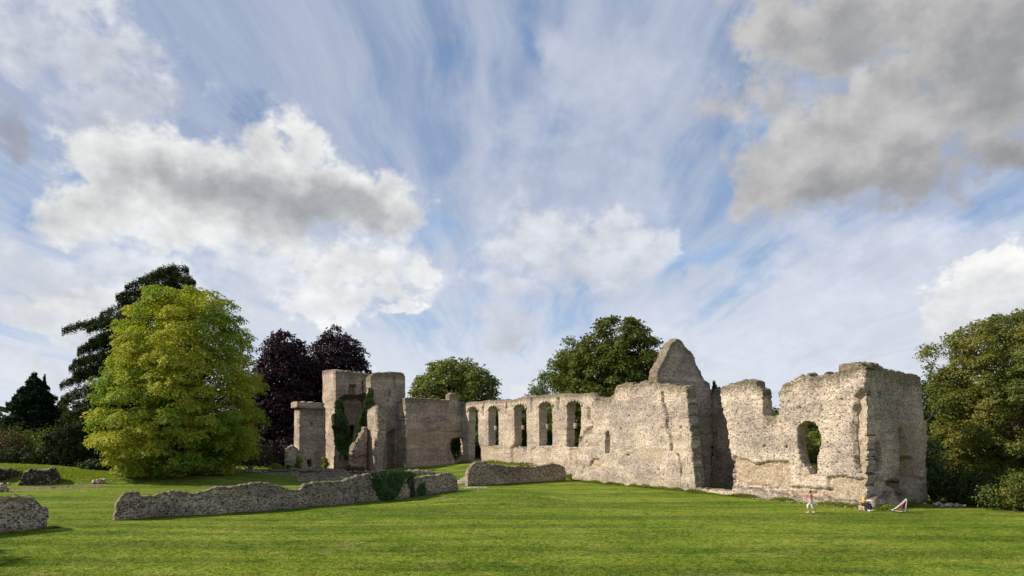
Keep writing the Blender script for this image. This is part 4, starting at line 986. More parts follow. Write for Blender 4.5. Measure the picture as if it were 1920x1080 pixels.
# shrubs under the right hand trees
k = 0
for px, d, w, h, mt, lab in ((1752, 58, 4.2, 5.2, 'ivylight', 'dark glossy shrub hugging the right edge of the corner block'), (1790, 56.5, 4.5, 3.6, 'dark', 'low dark shrub beneath the right hand trees, next to the fallen flints'),
                             (1835, 55, 5.0, 4.2, 'dark', 'broad dark shrub in the shade under the olive tree'), (1885, 52.5, 4.6, 3.4, 'bush', 'dark shrub in front of the olive tree trunk'),
                             (1925, 50.8, 4.2, 3.2, 'willow', 'mid green shrub at the right edge of the lawn'), (1985, 50, 5, 4.0, 'dark', 'dark shrub just beyond the right edge of the lawn'),
                             (1850, 63, 6.0, 6.5, 'dark', 'tall dark shrub behind the undergrowth on the right'), (1775, 78, 3.6, 3.4, 'lime', 'bright yellow green shrub glimpsed under the right hand trees'),
                             (1798, 64, 5.0, 2.2, 'dark', 'low dark thicket behind the dark shrubs on the right'), (1930, 58, 6, 5.0, 'dark', 'dark thicket filling the base of the olive tree at right')):
    bush('shrub', lab, 'shrub', px, d, w, h, M[mt], n=5200, leaf=.17, seed=60 + k, lobes=14); k += 1
# shrubs on the left behind the bank
for px, d, w, h, mt, lab in ((10, 94, 7, 5.0, 'brownbush', 'bronze leaved shrub at the left edge behind the rail fence'), (48, 97, 8, 6.0, 'bush', 'green shrub below the dark conifer'),
                             (95, 95, 8, 5.5, 'bush', 'rounded green shrub between conifer and cedar'), (135, 93, 8, 5.4, 'cedar', 'dark spreading evergreen shrub left of the golden maple'),
                             (165, 94, 8, 6.8, 'dark', 'tall dark shrub tucked behind the left side of the golden maple'), (80, 91, 6, 2.6, 'dark', 'low dark shrub at the top of the grassy bank'),
                             (28, 90.5, 5, 2.4, 'dark', 'low dark shrub behind the rail fence'), (120, 102, 9, 8.5, 'brownbush', 'tall bronze tinted shrub behind the evergreen shrubs'),
                             (-30, 96, 9, 7.5, 'dark', 'dark shrub cut by the left edge'), (15, 108, 10, 9.5, 'conifer', 'dark evergreen mass at the left edge beside the conifer'), (180, 88.5, 3.6, 1.6, 'cedar', 'small dark shrub at the foot of the bank by the golden maple'),
                             (165, 99, 10, 9.5, 'cedar', 'dense evergreen foliage below the cedar boughs')):
    bush('shrub', lab, 'shrub', px, d, w, h, M[mt], n=4200, leaf=.26, seed=60 + k, lobes=13); k += 1
# under and behind the maple, copper beeches, tower
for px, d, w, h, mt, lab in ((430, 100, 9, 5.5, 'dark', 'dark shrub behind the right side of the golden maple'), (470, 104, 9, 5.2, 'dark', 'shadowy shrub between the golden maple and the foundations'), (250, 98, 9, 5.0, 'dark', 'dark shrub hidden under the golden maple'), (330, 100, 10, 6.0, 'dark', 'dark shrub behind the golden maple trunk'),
                             (514, 99, 2.9, 1.5, 'lime', 'small bright green bush at the left foot of the annex'), (541, 104, 2.2, 1.0, 'bush', 'little green bush against the annex stump'), (560, 106.5, 1.6, 2.8, 'lime', 'tuft of bright leaves growing on the annex stump'), (611, 108.5, 1.3, 2.9, 'lime', 'narrow bright green bush in the corner between annex and tower'),
                             (500, 116, 10, 7, 'beech', 'dark purple undergrowth beneath the copper beeches'), (545, 118, 10, 7, 'beech', 'purple leaved thicket directly left of the annex'),
                             (1445, 84, 5, 9.3, 'dark', 'dark treetop visible through the square notch'), (654, 104, 3.0, 1.1, 'moss', 'dry brown bush on the rubble below the breach'), (672, 103, 2.6, 1.2, 'moss', 'dry straw coloured plant beside the slender stump')):
    bush('shrub', lab, 'shrub', px, d, w, h, M[mt], n=2800, leaf=.26 if h > 3 else .14, seed=60 + k, lobes=11); k += 1
# weeds along the foot of the hall wall
def weeds(name, label, pts, n, size, mat, spread=.5, hgt=.35, seed=0):
    rng = np.random.default_rng(seed); pts = np.array(pts); t = rng.random(n) * (len(pts) - 1); k_ = np.minimum(t.astype(int), len(pts) - 2)
    c = pts[k_] + (pts[k_ + 1] - pts[k_]) * (t - k_)[:, None] + rng.normal(size=(n, 2)) * spread
    z = np.concatenate([gz(a) for a in np.array_split(c, max(1, n // 4000))]); clump = np.clip(.5 + vnoise(np.c_[c * .9, np.zeros(n)], seed), .05, 1)
    C3 = np.c_[c, z + rng.random(n) * hgt * clump]; Nn = rng.normal(size=(n, 3)); Nn[:, 2] *= .3
    o = leaves(name, C3, Nn, size, mat, None, .3, base=(pts[:, 0].mean(), pts[:, 1].mean(), g1(pts.mean(0)))); tag(o, label, 'weeds', kind='stuff')
weeds('weeds', 'rough weeds along the foot of the hall wall', [w1 + WP.n * .6, w0 + WP.n * .6], 3500, .28, M['pale'], .5, .5, 1)
weeds('weeds', 'tufts of long grass at the foot of the long sunlit wall', [bd1 - B * .5, bd0 - B * .7], 11000, .19, M['tuft'], .20, .34, 2)
weeds('weeds', 'fringe of longer grass at the foot of the end face', [r0 + np.array([.525, -.851]) * 1.2, r1 + np.array([.525, -.851]) * .5], 5000, .18, M['tuft'], .25, .30, 3)
weeds('weeds', 'longer grass along the foot of the long low wall', [lw0 + LW.n * .08, lw1 + LW.n * .08], 6000, .09, M['tuft'], .07, .10, 4)
weeds('weeds', 'longer grass behind and round the short low wall', [l2a + np.array([.5, -.8]) * .1, l2b + np.array([.5, -.8]) * .1], 2000, .11, M['tuft'], .08, .12, 5)
weeds('weeds', 'shaggy grass on the bank at the left', [P(-40, 84), P(60, 83), P(140, 82), P(185, 84)], 26000, .24, M['lime'], 1.7, .12, 6)
weeds('weeds', 'longer grass round the left wall stub', [l0a + np.array([.5, -.8]) * .1, l0b + np.array([.5, -.8]) * .15, l0b + np.array([.3, .5])], 2400, .09, M['tuft'], .1, .12, 7)
weeds('weeds', 'straggling plants over the tower foundations', [P(520, 96), P(600, 98), P(690, 99)], 5000, .22, M['moss'], 1.6, .35, 8)

# short turf: blades over the near lawn
def turf():
    rng = np.random.default_rng(77); n = 230000
    t = rng.random(n); d = 24.5 / (1 - t * (1 - 24.5 / 66.0)); px = rng.uniform(-60, 1980, n)
    x = (px - CX) / F * d; c = np.c_[x, d]
    k_ = vnoise(np.c_[c * 1.7, np.zeros(n)], 3) + .7 * vnoise(np.c_[c * .35, np.zeros(n)], 4) + rng.normal(size=n) * .5 > -.2
    # keep clear of the masonry footprint
    s = (c - bd0) @ np.array([-.851, -.525]); k_ &= s > .15
    c = c[k_]
    z = np.concatenate([gz(a) for a in np.array_split(c, 60)])
    n = len(c); h = .028 + .035 * rng.random(n)
    a = rng.random(n) * 6.283; w = .012 + .022 * rng.random(n)
    lean = rng.normal(size=(n, 2)) * .022
    b0 = np.c_[c[:, 0] - np.cos(a) * w, c[:, 1] - np.sin(a) * w, z - .01]; b1 = np.c_[c[:, 0] + np.cos(a) * w, c[:, 1] + np.sin(a) * w, z - .01]
    tp = np.c_[c + lean, z + h]
    V = np.stack([b0, b1, tp], 1).reshape(-1, 3); Q = np.arange(n * 3).reshape(n, 3)
    o = link_mesh('grass', V, Q, M['turf'], None, base=(0, 28, 0)); tag(o, 'short turf blades of the lawn', 'grass', kind='stuff')
turf()

# far woodland closing the view behind everything
def woodland():
    rng = np.random.default_rng(88); C3 = []; Nn = []
    for i in range(330):
        az = math.radians(-62 + 124 * (i + rng.random()) / 330); r = rng.uniform(168, 235)
        x, y = math.sin(az) * r, math.cos(az) * r; hgt = rng.uniform(7, 11.5); w = rng.uniform(4, 7); gb = 1.0
        m_ = 300; D = rng.normal(size=(m_, 3)); D /= np.linalg.norm(D, axis=1, keepdims=True)
        l = 1 + .35 * fbm(D * 2.2 + i * 3.3, 5, 2)
        c = np.array([x, y, gb + hgt * .5]) + D * l[:, None] * [w, w, hgt * .52]
        C3.append(c); nn = D + rng.normal(size=(m_, 3)) * .5; Nn.append(nn)
    o = leaves('woodland', np.concatenate(C3), np.concatenate(Nn), 1.5, M['dark'], None, .8, base=(0, 180, 1)); tag(o, 'distant belt of dark woodland closing the view', 'woodland', kind='stuff')
woodland()

# ================================================================== PEOPLE
def skin(name, joints, edges, mat, parent=None, subdiv=1, base=None, root=0):
    """one continuous tapering surface grown round a posed skeleton; joints (x,y,z,r)"""
    me = bpy.data.meshes.new(name); org = np.array(parent.location[:]) if parent is not None else np.array(base)
    me.from_pydata([tuple(np.array(j[:3]) - org) for j in joints], edges, []); me.update()
    o = bpy.data.objects.new(name, me); COL.objects.link(o)
    if parent is not None: o.parent = parent
    else: o.location = tuple(org)
    md = o.modifiers.new('skin', 'SKIN'); md.use_smooth_shade = True
    for i, j in enumerate(joints):
        r = j[3] if isinstance(j[3], tuple) else (j[3], j[3]); me.skin_vertices[0].data[i].radius = r
    me.skin_vertices[0].data[root].use_root = True
    if subdiv: s = o.modifiers.new('sub', 'SUBSURF'); s.levels = subdiv; s.render_levels = subdiv
    me.materials.append(mat); return o
M['skin'] = plain('skin_tone', (.52, .33, .24), .6)
M['pink'] = plain('pink_cotton', (.62, .20, .20), .9)
M['white'] = plain('white_cotton', (.80, .80, .78), .9, .2, .04)
M['yellow'] = plain('yellow_cotton', (.72, .50, .08), .9)
M['jeans'] = plain('dark_denim', (.025, .03, .055), .9)
M['hairr'] = plain('auburn_hair', (.16, .045, .025), .7)
M['hairb'] = plain('dark_brown_hair', (.045, .025, .018), .7)
M['paper'] = plain('printed_paper', (.72, .70, .66), .6)
M['red'] = plain('red_fabric', (.34, .03, .025), .8)
M['whitemetal'] = plain('white_enamel', (.78, .78, .78), .35, .5, .03)
M['tyre'] = plain('grey_rubber', (.10, .09, .09), .8)
M['blackcloth'] = plain('black_fabric', (.02, .02, .022), .85)
def fig(loc, ang, s):
    c, sn = math.cos(ang), math.sin(ang)
    return lambda x, y, z, r: (loc[0] + s * (c * x - sn * y), loc[1] + s * (sn * x + c * y), loc[2] + s * z, (r if not isinstance(r, tuple) else (r[0], r[1])) if not isinstance(r, float) else r * s)
def hand(J, E, wrist_i, w, d, f):
    """palm, four unequal bent fingers and a thumb grown from the wrist; w,d local wrist point and pointing direction"""
    d = np.array(d, float) / np.linalg.norm(d); s = np.cross(d, [0, 0, 1.]); s = s / (np.linalg.norm(s) + 1e-6) if np.linalg.norm(s) > .1 else np.array([0, 1., 0]); n = np.cross(s, d)
    w = np.array(w, float); palm = w + d * .05; J.append(f(*palm, .022)); E.append((wrist_i, len(J) - 1)); pi_ = len(J) - 1
    for k, L in enumerate((.062, .072, .066, .052)):
        o = s * (k - 1.5) * .020; b = palm + d * .045 + o; J.append(f(*b, .0095)); E.append((pi_, len(J) - 1))
        m_ = b + d * L * .5 - n * .008; J.append(f(*m_, .0085)); E.append((len(J) - 2, len(J) - 1)); t = m_ + d * L * .4 - n * .022; J.append(f(*t, .007)); E.append((len(J) - 2, len(J) - 1))
    b = palm + s * .036 - n * .008; J.append(f(*b, .0105)); E.append((pi_, len(J) - 1)); t = b + d * .035 + s * .014 - n * .012; J.append(f(*t, .0085)); E.append((len(J) - 2, len(J) - 1))
def head(J, E, neck_i, c, d, f):
    """skull, brow, nose, chin and ears grown from the neck towards facing direction d"""
    c = np.array(c, float); d = np.array(d, float); d /= np.linalg.norm(d); s = np.array([-d[1], d[0], 0])
    J.append(f(*(c + [0, 0, -.05]), .068)); E.append((neck_i, len(J) - 1)); a = len(J) - 1
    J.append(f(*(c + [0, 0, .035]), .084)); E.append((a, len(J) - 1)); b = len(J) - 1
    J.append(f(*(c + [0, 0, .10]), .045)); E.append((b, len(J) - 1))
    J.append(f(*(c + d * .085 + [0, 0, -.015]), .014)); E.append((a, len(J) - 1))          # nose
    J.append(f(*(c + d * .055 + [0, 0, -.105]), .026)); E.append((a, len(J) - 1))         # chin
def eyes_mouth(root, c, d, f, lipm):
    c = np.array(c, float); d = np.array(d, float); d /= np.linalg.norm(d); s = np.array([-d[1], d[0], 0]); parts = []
    for k in (-1, 1):
        p = c + d * .076 + s * .03 * k + [0, 0, .012]; a = f(*p, .01); V, Q = boxmesh(a[:3], (.022, .022, .012)); link_mesh('eye', V, Q, M['blackcloth'], root)
    a = f(*(c + d * .074 + [0, 0, -.06]), .01); V, Q = boxmesh(a[:3], (.035, .035, .009)); link_mesh('mouth', V, Q, lipm, root)

# woman striding left
wl = P(1521, 49.6); gzw = g1(wl)
def woman():
    root = empty('person', (wl[0], wl[1], gzw), 'woman in a pink top and white cropped trousers striding left across the grass', 'person')
    f = fig((wl[0], wl[1], gzw), math.radians(172), .97)      # local +x is the way she walks
    J = [f(0, 0, .93, .115)]; E = []
    def add(p, x, y, z, r): J.append(f(x, y, z, r)); E.append((p, len(J) - 1)); return len(J) - 1
    w = add(0, .02, 0, 1.08, .10); ch = add(w, .05, 0, 1.27, .125); nb = add(ch, .08, 0, 1.42, .06); nk = add(nb, .10, 0, 1.48, .045)
    head(J, E, nk, (.125, 0, 1.585), (1, .1, -.35), f)
    # arms: one reaching forward and down, one swinging back
    s = add(nb, .08, .16, 1.38, .048); e = add(s, .24, .20, 1.16, .037); h = add(e, .42, .17, 1.02, .025); hand(J, E, h, (.42, .17, 1.02), (.8, -.1, -.4), f)
    s = add(nb, .06, -.16, 1.38, .048); e = add(s, -.02, -.22, 1.12, .037); h = add(e, .12, -.21, .92, .025); hand(J, E, h, (.12, -.21, .92), (.4, 0, -.8), f)
    # forward leg bent, rear leg pushing off
    hp = add(0, .04, .09, .87, .088); k_ = add(hp, .30, .10, .53, .058); a = add(k_, .20, .10, .13, .034); hl = add(a, .20, .10, .06, .035); add(hl, .37, .10, .035, .026)
    hp = add(0, -.02, -.09, .87, .088); k_ = add(hp, -.10, -.10, .48, .058); a = add(k_, -.27, -.10, .12, .034); hl = add(a, -.27, -.10, .05, .033); add(hl, -.12, -.10, .035, .026)
    body = skin('body', J, E, M['skin'], root)
    T_ = [f(0, 0, .88, .140), f(.02, 0, 1.06, .124), f(.05, 0, 1.27, .142), f(.075, 0, 1.40, .078), f(.08, .16, 1.38, .062), f(.15, .185, 1.28, .056), f(.06, -.16, 1.38, .062), f(.03, -.19, 1.27, .056)]
    skin('top', T_, [(0, 1), (1, 2), (2, 3), (3, 4), (4, 5), (3, 6), (6, 7)], M['pink'], root)
    T_ = [f(0, 0, .94, .128), f(.04, .09, .86, .105), f(.30, .10, .53, .082), f(.235, .10, .30, .066), f(-.02, -.09, .86, .105), f(-.10, -.10, .48, .082), f(-.185, -.10, .27, .066)]
    skin('cropped_trousers', T_, [(0, 1), (1, 2), (2, 3), (0, 4), (4, 5), (5, 6)], M['white'], root)
    T_ = [f(.145, 0, 1.665, .07), f(.095, 0, 1.635, .102), f(.06, 0, 1.56, .088), f(.02, 0, 1.45, .05)]
    skin('hair', T_, [(0, 1), (1, 2), (2, 3)], M['hairr'], root)
    eyes_mouth(root, (.125, 0, 1.585), (1, .1, -.35), f, M['pink'])
    for x, y, z in ((.20, .10, .04), (-.27, -.10, .03)):
        T_ = [f(x - .05, y, z + .015, .044), f(x + .08, y, z, .046), f(x + .19, y, z - .004, .034)]; skin('shoe', T_, [(0, 1), (1, 2)], M['white'], root)
woman()

# man sitting on a block of fallen stone, holding an open sheet
ml = P(1628, 50.9); gzm = g1(ml)
seat_c = P(1618.5, 51.3)
sv, sq = boxmesh((0, 0, 0), (.62, .55, .42), .4, .04, np.random.default_rng(3))
o = link_mesh('stone_block', sv + [seat_c[0], seat_c[1], g1(seat_c) + .17], sq, M['tower']); tag(o, 'rough stone block used as a seat at the foot of the corner', 'stone')
bv = o.modifiers.new('bev', 'BEVEL'); bv.width = .05; bv.segments = 2
def man():
    gzs = g1(seat_c)
    root = empty('person', (seat_c[0], seat_c[1], gzs), 'seated man in a yellow shirt and dark jeans holding an open sheet of paper', 'person')
    f = fig((seat_c[0], seat_c[1], gzs), math.radians(-58), 1.0)   # local +x is where he faces
    J = [f(0, 0, .50, .125)]; E = []
    def add(p, x, y, z, r): J.append(f(x, y, z, r)); E.append((p, len(J) - 1)); return len(J) - 1
    w = add(0, .03, 0, .66, .12); ch = add(w, .09, 0, .86, .135); nb = add(ch, .14, 0, 1.00, .065); nk = add(nb, .17, 0, 1.06, .05)
    head(J, E, nk, (.21, 0, 1.165), (1, .15, -.45), f)
    s = add(nb, .14, .18, .97, .055); e = add(s, .26, .24, .74, .042); h = add(e, .48, .16, .74, .028); hand(J, E, h, (.48, .16, .74), (1, -.2, .1), f)
    s = add(nb, .14, -.18, .97, .055); e = add(s, .26, -.24, .74, .042); h = add(e, .48, -.16, .74, .028); hand(J, E, h, (.48, -.16, .74), (1, .2, .1), f)
    for sg in (1, -1):
        hp = add(0, .06, .10 * sg, .47, .095); k_ = add(hp, .46, .19 * sg, .50, .066); a = add(k_, .52, .22 * sg, .12, .04); hl = add(a, .52, .22 * sg, .055, .04); add(hl, .70, .24 * sg, .04, .03)
    skin('body', J, E, M['skin'], root)
    T_ = [f(.0, 0, .44, .150), f(.03, 0, .62, .155), f(.09, 0, .86, .155), f(.135, 0, .98, .085), f(.14, .18, .97, .072), f(.21, .22, .83, .066), f(.14, -.18, .97, .072), f(.21, -.22, .83, .066)]
    skin('shirt', T_, [(0, 1), (1, 2), (2, 3), (3, 4), (4, 5), (3, 6), (6, 7)], M['yellow'], root)
    T_ = [f(0, 0, .47, .14)]; E2 = []
    for sg in (1, -1):
        b0 = len(T_); T_ += [f(.08, .10 * sg, .47, .112), f(.46, .19 * sg, .50, .086), f(.52, .22 * sg, .14, .062)]; E2 += [(0, b0), (b0, b0 + 1), (b0 + 1, b0 + 2)]
    skin('jeans', T_, E2, M['jeans'], root)
    skin('hair', [f(.235, 0, 1.245, .07), f(.18, 0, 1.215, .102), f(.15, 0, 1.14, .08)], [(0, 1), (1, 2)], M['hairb'], root)
    eyes_mouth(root, (.21, 0, 1.165), (1, .15, -.45), f, M['pink'])
    for sg in (1, -1): skin('shoe', [f(.48, .22 * sg, .055, .052), f(.60, .23 * sg, .05, .054), f(.72, .245 * sg, .045, .04)], [(0, 1), (1, 2)], M['white'], root)
    # the sheet rests in his hands: a thing of its own
    V = []
    for t in np.linspace(0, 1, 9):
        y = .36 - .72 * t; x = .57 + .05 * abs(t - .5) * 2; 
        for z in (.72, .86): V.append(f(x + .02 - (z - .72) * 1.6, y, z - .02 + (x - .57) * .4, .1)[:3])
    V = np.array(V); nrm = np.array([0, 0, .004]); V2 = np.concatenate([V, V + nrm]); n = len(V); Q = []
    for i in range(8):
        a, b, c, d = 2 * i, 2 * i + 1, 2 * i + 3, 2 * i + 2; Q += [(a, b, c, d), (a + n, d + n, c + n, b + n), (a, d, d + n, a + n), (b, b + n, c + n, c)]
    Q += [(0, n, n + 1, 1), (16, 17, n + 17, n + 16)]
    o = link_mesh('paper_sheet', V2, Q, M['paper']); tag(o, 'open pale paper sheet held by the seated man', 'paper')
man()

# pushchair
def pushchair():
    c = P(1685, 50.1); g = g1(c)
    root = empty('pushchair', (c[0], c[1], g), 'red three wheeled pushchair with white frame parked by the corner block', 'pushchair')
    def L(x, y, z): a = math.radians(-24); return np.array([c[0] + x * math.cos(a) - y * math.sin(a), c[1] + x * math.sin(a) + y * math.cos(a), g + z])
    def wheel(x, y, r, nm='wheel'):
        ang = np.linspace(0, 2 * math.pi, 19); pts = [L(x + r * math.cos(a), y, r + .01 + r * math.sin(a)) for a in ang]
        V, Q = tube(pts, [.028] * 19, 7); w = link_mesh(nm, V, Q, M['tyre'], root, smooth=True)
        parts = [tube([L(x, y, r + .01), L(x + r * math.cos(a), y, r + .01 + r * math.sin(a))], [.008, .008], 4) for a in np.linspace(0, 2 * math.pi, 9)[:-1]] + [tube([L(x, y - .04, r + .01), L(x, y + .04, r + .01)], [.03, .03], 8)]
        V, Q = merge(parts); s = link_mesh('spokes', V, Q, M['whitemetal'], w); s.location = (0, 0, 0)
        me = s.data; d = np.array(w.matrix_world.translation) * 0
    def spokes_fix(): pass
    wheel(-.46, 0, .15); wheel(.42, -.27, .16); wheel(.42, .27, .16)
    for y in (-.24, .24):
        V, Q = tube([L(.50, y, 1.04), L(.46, y, .60), L(.42, y, .17)], [.020] * 3, 7); link_mesh('frame', V, Q, M['whitemetal'], root, smooth=True)
        V, Q = tube([L(.50, y, 1.02), L(.10, y, .58), L(-.24, y * .6, .28), L(-.46, y * .15, .19)], [.020] * 4, 7); link_mesh('frame', V, Q, M['whitemetal'], root, smooth=True)
        V, Q = tube([L(-.44, y * .2, .17), L(.0, y * .8, .12), L(.42, y, .12)], [.019] * 3, 7); link_mesh('frame', V, Q, M['whitemetal'], root, smooth=True)
    V, Q = tube([L(.50, -.24, 1.04), L(.56, -.2, 1.10), L(.56, .2, 1.10), L(.50, .24, 1.04)], [.024] * 4, 7); link_mesh('handle', V, Q, M['blackcloth'], root, smooth=True)
    V, Q = tube([L(.42, -.27, .17), L(.42, .27, .17)], [.014] * 2, 6); link_mesh('axle', V, Q, M['whitemetal'], root)
    def slab(pts, y, th, nm, mt):
        pts = np.array(pts); n = len(pts); V = []
        for sy in (-y, y):
            for off in (0, th):
                for x, z in pts: V.append(L(x + off * .6, sy, z - off))
        V = np.array(V); Q = []
        for i in range(n - 1):
            Q += [(i, i + 1, 2 * n + i + 1, 2 * n + i), (n + i, 3 * n + i, 3 * n + i + 1, n + i + 1), (i, n + i, n + i + 1, i + 1), (2 * n + i, 2 * n + i + 1, 3 * n + i + 1, 3 * n + i)]
        Q += [(0, 2 * n, 3 * n, n), (n - 1, 2 * n - 1, 4 * n - 1, 3 * n - 1)]
        link_mesh(nm, V, Q, mt, root)
    slab([(.44, .92), (.30, .70), (.20, .46), (.12, .34), (-.06, .32), (-.16, .30)], .20, .05, 'seat', M['red'])
    slab([(-.16, .29), (-.24, .22), (-.34, .18)], .14, .03, 'footrest', M['blackcloth'])
    slab([(.50, 1.0), (.46, .90), (.40, .80), (.33, .72)], .205, .07, 'hood', M['blackcloth'])
    slab([(.30, .30), (.20, .16), (.02, .16), (-.10, .24)], .17, .03, 'basket', M['blackcloth'])
pushchair()

# ================================================================== SKY, SUN, CAMERA
sun_h = np.array([-1.0, .02]); sun_h /= np.linalg.norm(sun_h); SUN_EL = math.radians(38)
sv_ = Vector((sun_h[0] * math.cos(SUN_EL), sun_h[1] * math.cos(SUN_EL), math.sin(SUN_EL)))
ld = bpy.data.lights.new('sun', 'SUN'); ld.energy = 4.8; ld.angle = math.radians(.55); ld.color = (1.0, .91, .79)
lo = bpy.data.objects.new('sun', ld); COL.objects.link(lo); lo.rotation_euler = sv_.to_track_quat('Z', 'Y').to_euler(); lo.location = (-60, -20, 60)

def azel(px, py):
    x = (px - CX) / F; z = (HY - py) / F
    return math.atan(x), math.atan(z / math.hypot(1, x))
def sky():
    w = bpy.data.worlds.new('World'); SC.world = w; w.use_nodes = True; nt = w.node_tree; nt.nodes.clear(); T = NT(nt)
    out = nt.nodes.new('ShaderNodeOutputWorld'); bg = nt.nodes.new('ShaderNodeBackground'); nt.links.new(bg.outputs[0], out.inputs[0]); bg.inputs[1].default_value = .092
    tc = nt.nodes.new('ShaderNodeTexCoord'); dr = T.n('ShaderNodeVectorMath', {'operation': 'NORMALIZE'}, i0=tc.outputs['Generated']).outputs[0]
    st = nt.nodes.new('ShaderNodeTexSky'); st.sky_type = 'NISHITA'; st.sun_disc = False; st.sun_elevation = SUN_EL; st.sun_rotation = math.atan2(sun_h[0], sun_h[1]); st.air_density = 1.0; st.dust_density = .6; st.ozone_density = 1.6
    sx = T.n('ShaderNodeSeparateXYZ', None, Vector=dr); x, y, z = sx.outputs
    az = T.math('ARCTAN2', x, y); el = T.math('ARCSINE', z)
    Pn = T.n('ShaderNodeCombineXYZ', None, X=az, Y=el, Z=0.0).outputs[0]
    # cirrus on a flat high layer
    zc = T.math('ADD', T.math('MAXIMUM', z, 0.0), .06)
    cp = T.n('ShaderNodeCombineXYZ', None, X=T.math('DIVIDE', x, zc), Y=T.math('DIVIDE', y, zc), Z=0.0).outputs[0]
    wv = T.noise(cp, .7, 3)
    cpw = T.n('ShaderNodeVectorMath', {'operation': 'MULTIPLY_ADD'}, i0=wv.outputs['Color'], i1=(.35, .35, 0), i2=cp).outputs[0]
    s1 = T.noise(T.mapping(cpw, (2.2, .32, 1), (0, 0, 0), (0, 0, .10)), 1.0, 7, .60)
    s2 = T.noise(T.mapping(cpw, (9.0, 1.1, 1), (3, 0, 0), (0, 0, .16)), 1.0, 5, .6)
    s3 = T.noise(T.mapping(cpw, (.55, .30, 1), (7, 2, 0)), 1.0, 4, .5)
    cir = T.math('ADD', T.math('ADD', T.math('MULTIPLY', s1.outputs[0], .85), T.math('MULTIPLY', s2.outputs[0], .30)), T.math('MULTIPLY', s3.outputs[0], .45))
    hz = T.ss(el, .42, .04)
    cird = T.ss(T.math('ADD', cir, T.math('MULTIPLY', hz, .14)), .60, .94)
    blue = T.mix(.35, st.outputs[0], tuple(v * 10 for v in (.135, .24, .44)))
    blue = T.mix(T.ss(el, .62, .05), blue, T.mix(T.ss(el, .30, .0), tuple(v * 10 for v in (.19, .34, .60)), tuple(v * 10 for v in (.42, .56, .74))))
    c = T.mix(T.math('MULTIPLY', cird, .92), blue, T.mix(hz, tuple(v * 10 for v in (.33, .39, .53)), tuple(v * 10 for v in (.64, .68, .75))))
    hollow = None
    wpn = T.noise(Pn, 5.5, 5, .6)
    Pq = T.n('ShaderNodeVectorMath', {'operation': 'ADD'}, i0=Pn, i1=T.n('ShaderNodeVectorMath', {'operation': 'MULTIPLY_ADD'}, i0=wpn.outputs['Color'], i1=(.34, .22, 0), i2=(-.17, -.11, 0)).outputs[0]).outputs[0]
    def blob(cx_, cy_, rx, ry, rot=0.0, Pw=None):
        Pw = Pq
        a, e = azel(cx_, cy_); ax, _ = azel(cx_ + rx, cy_); bx_, _ = azel(cx_ - rx, cy_); _, e1 = azel(cx_, cy_ - ry); _, e2 = azel(cx_, cy_ + ry)
        mp = T.mapping(Pw, (abs(ax - bx_) / 2, abs(e1 - e2) / 2, 1), (a, e, 0), (0, 0, math.radians(rot)), 'TEXTURE')
        return T.math('SUBTRACT', 1.0, T.n('ShaderNodeVectorMath', {'operation': 'LENGTH'}, i0=mp).outputs['Value'])
    def fbmv(scale, det=6, rough=.55, off=0.0):
        return T.noise(T.mapping(Pn, (1, 1.25, 1), (off, off * .7, 0)), scale, det, rough).outputs[0]
    n_big = fbmv(9, 7, .58); n_mid = fbmv(24, 6, .6, 3.1); n_soft = fbmv(5, 4, .5, 7.7); n_fine = fbmv(60, 4, .6, 1.3); n_soft2 = fbmv(7, 6, .55, 12.7)
    def group(c, blobs, ylo, yhi, dark, light, amp=.9, wdt=.28, shade_n=None, opac=1.0, bias=.0, sn=.9, darkb=None):
        d = None
        for b in blobs:
            v = blob(*b); d = v if d is None else T.math('SMOOTH_MAX', d, v) if False else T.math('MAXIMUM', d, v)
        nn = T.math('ADD', T.math('MULTIPLY', T.math('SUBTRACT', n_big, .5), amp * 3.2), T.math('MULTIPLY', T.math('SUBTRACT', n_mid, .5), amp * 1.1))
        nn = T.math('ADD', nn, T.math('MULTIPLY', T.math('SUBTRACT', n_fine, .5), amp * .35))
        dens = T.ss(T.math('ADD', T.math('ADD', d, nn), bias), 0.0, wdt)
        _, e0 = azel(960, ylo); _, e1 = azel(960, yhi)
        hgt = T.n('ShaderNodeMapRange', {'clamp': False}, Value=el); hgt.inputs[1].default_value = e0; hgt.inputs[2].default_value = e1
        sh = T.math('ADD', hgt.outputs[0], T.math('MULTIPLY', T.math('SUBTRACT', shade_n if shade_n is not None else n_big, .5), sn * 1.6))
        if darkb:
            dk = None
            for b in darkb:
                v = T.math('MAXIMUM', blob(*b), 0.0); dk = v if dk is None else T.math('MAXIMUM', dk, v)
            sh = T.math('ADD', T.math('SUBTRACT', .86, T.math('MULTIPLY', dk, 1.15)), T.math('MULTIPLY', T.math('SUBTRACT', shade_n, .5), sn * 1.6))
        sh = T.math('ADD', sh, T.math('MULTIPLY', T.math('SUBTRACT', n_mid, .5), .5))
        sh = T.math('ADD', sh, T.math('MULTIPLY', T.math('SUBTRACT', .35, d), .45))
        col = T.mix(T.ss(sh, -.35, 1.1), tuple(v * 10 for v in dark), tuple(v * 10 for v in light))
        col = T.mult(col, T.mix(T.ss(T.math('ADD', T.math('MULTIPLY', n_soft2, .55), T.math('MULTIPLY', n_mid, .45)), .34, .66), (.87, .87, .88), (1.15, 1.15, 1.14)))
        return T.mix(T.math('MULTIPLY', dens, opac), c, col)
    # thin veils, open blue gaps, then the cumulus
    c = group(c, [(1060, 400, 330, 250), (1150, 150, 200, 200)], 600, 100, (.42, .48, .60), (.56, .60, .68), .5, .9, opac=.60, bias=.1)
    c = group(c, [(1680, 510, 380, 130), (1500, 650, 420, 110)], 700, 400, (.58, .62, .72), (.66, .69, .76), .5, .9, opac=.75, bias=.1)
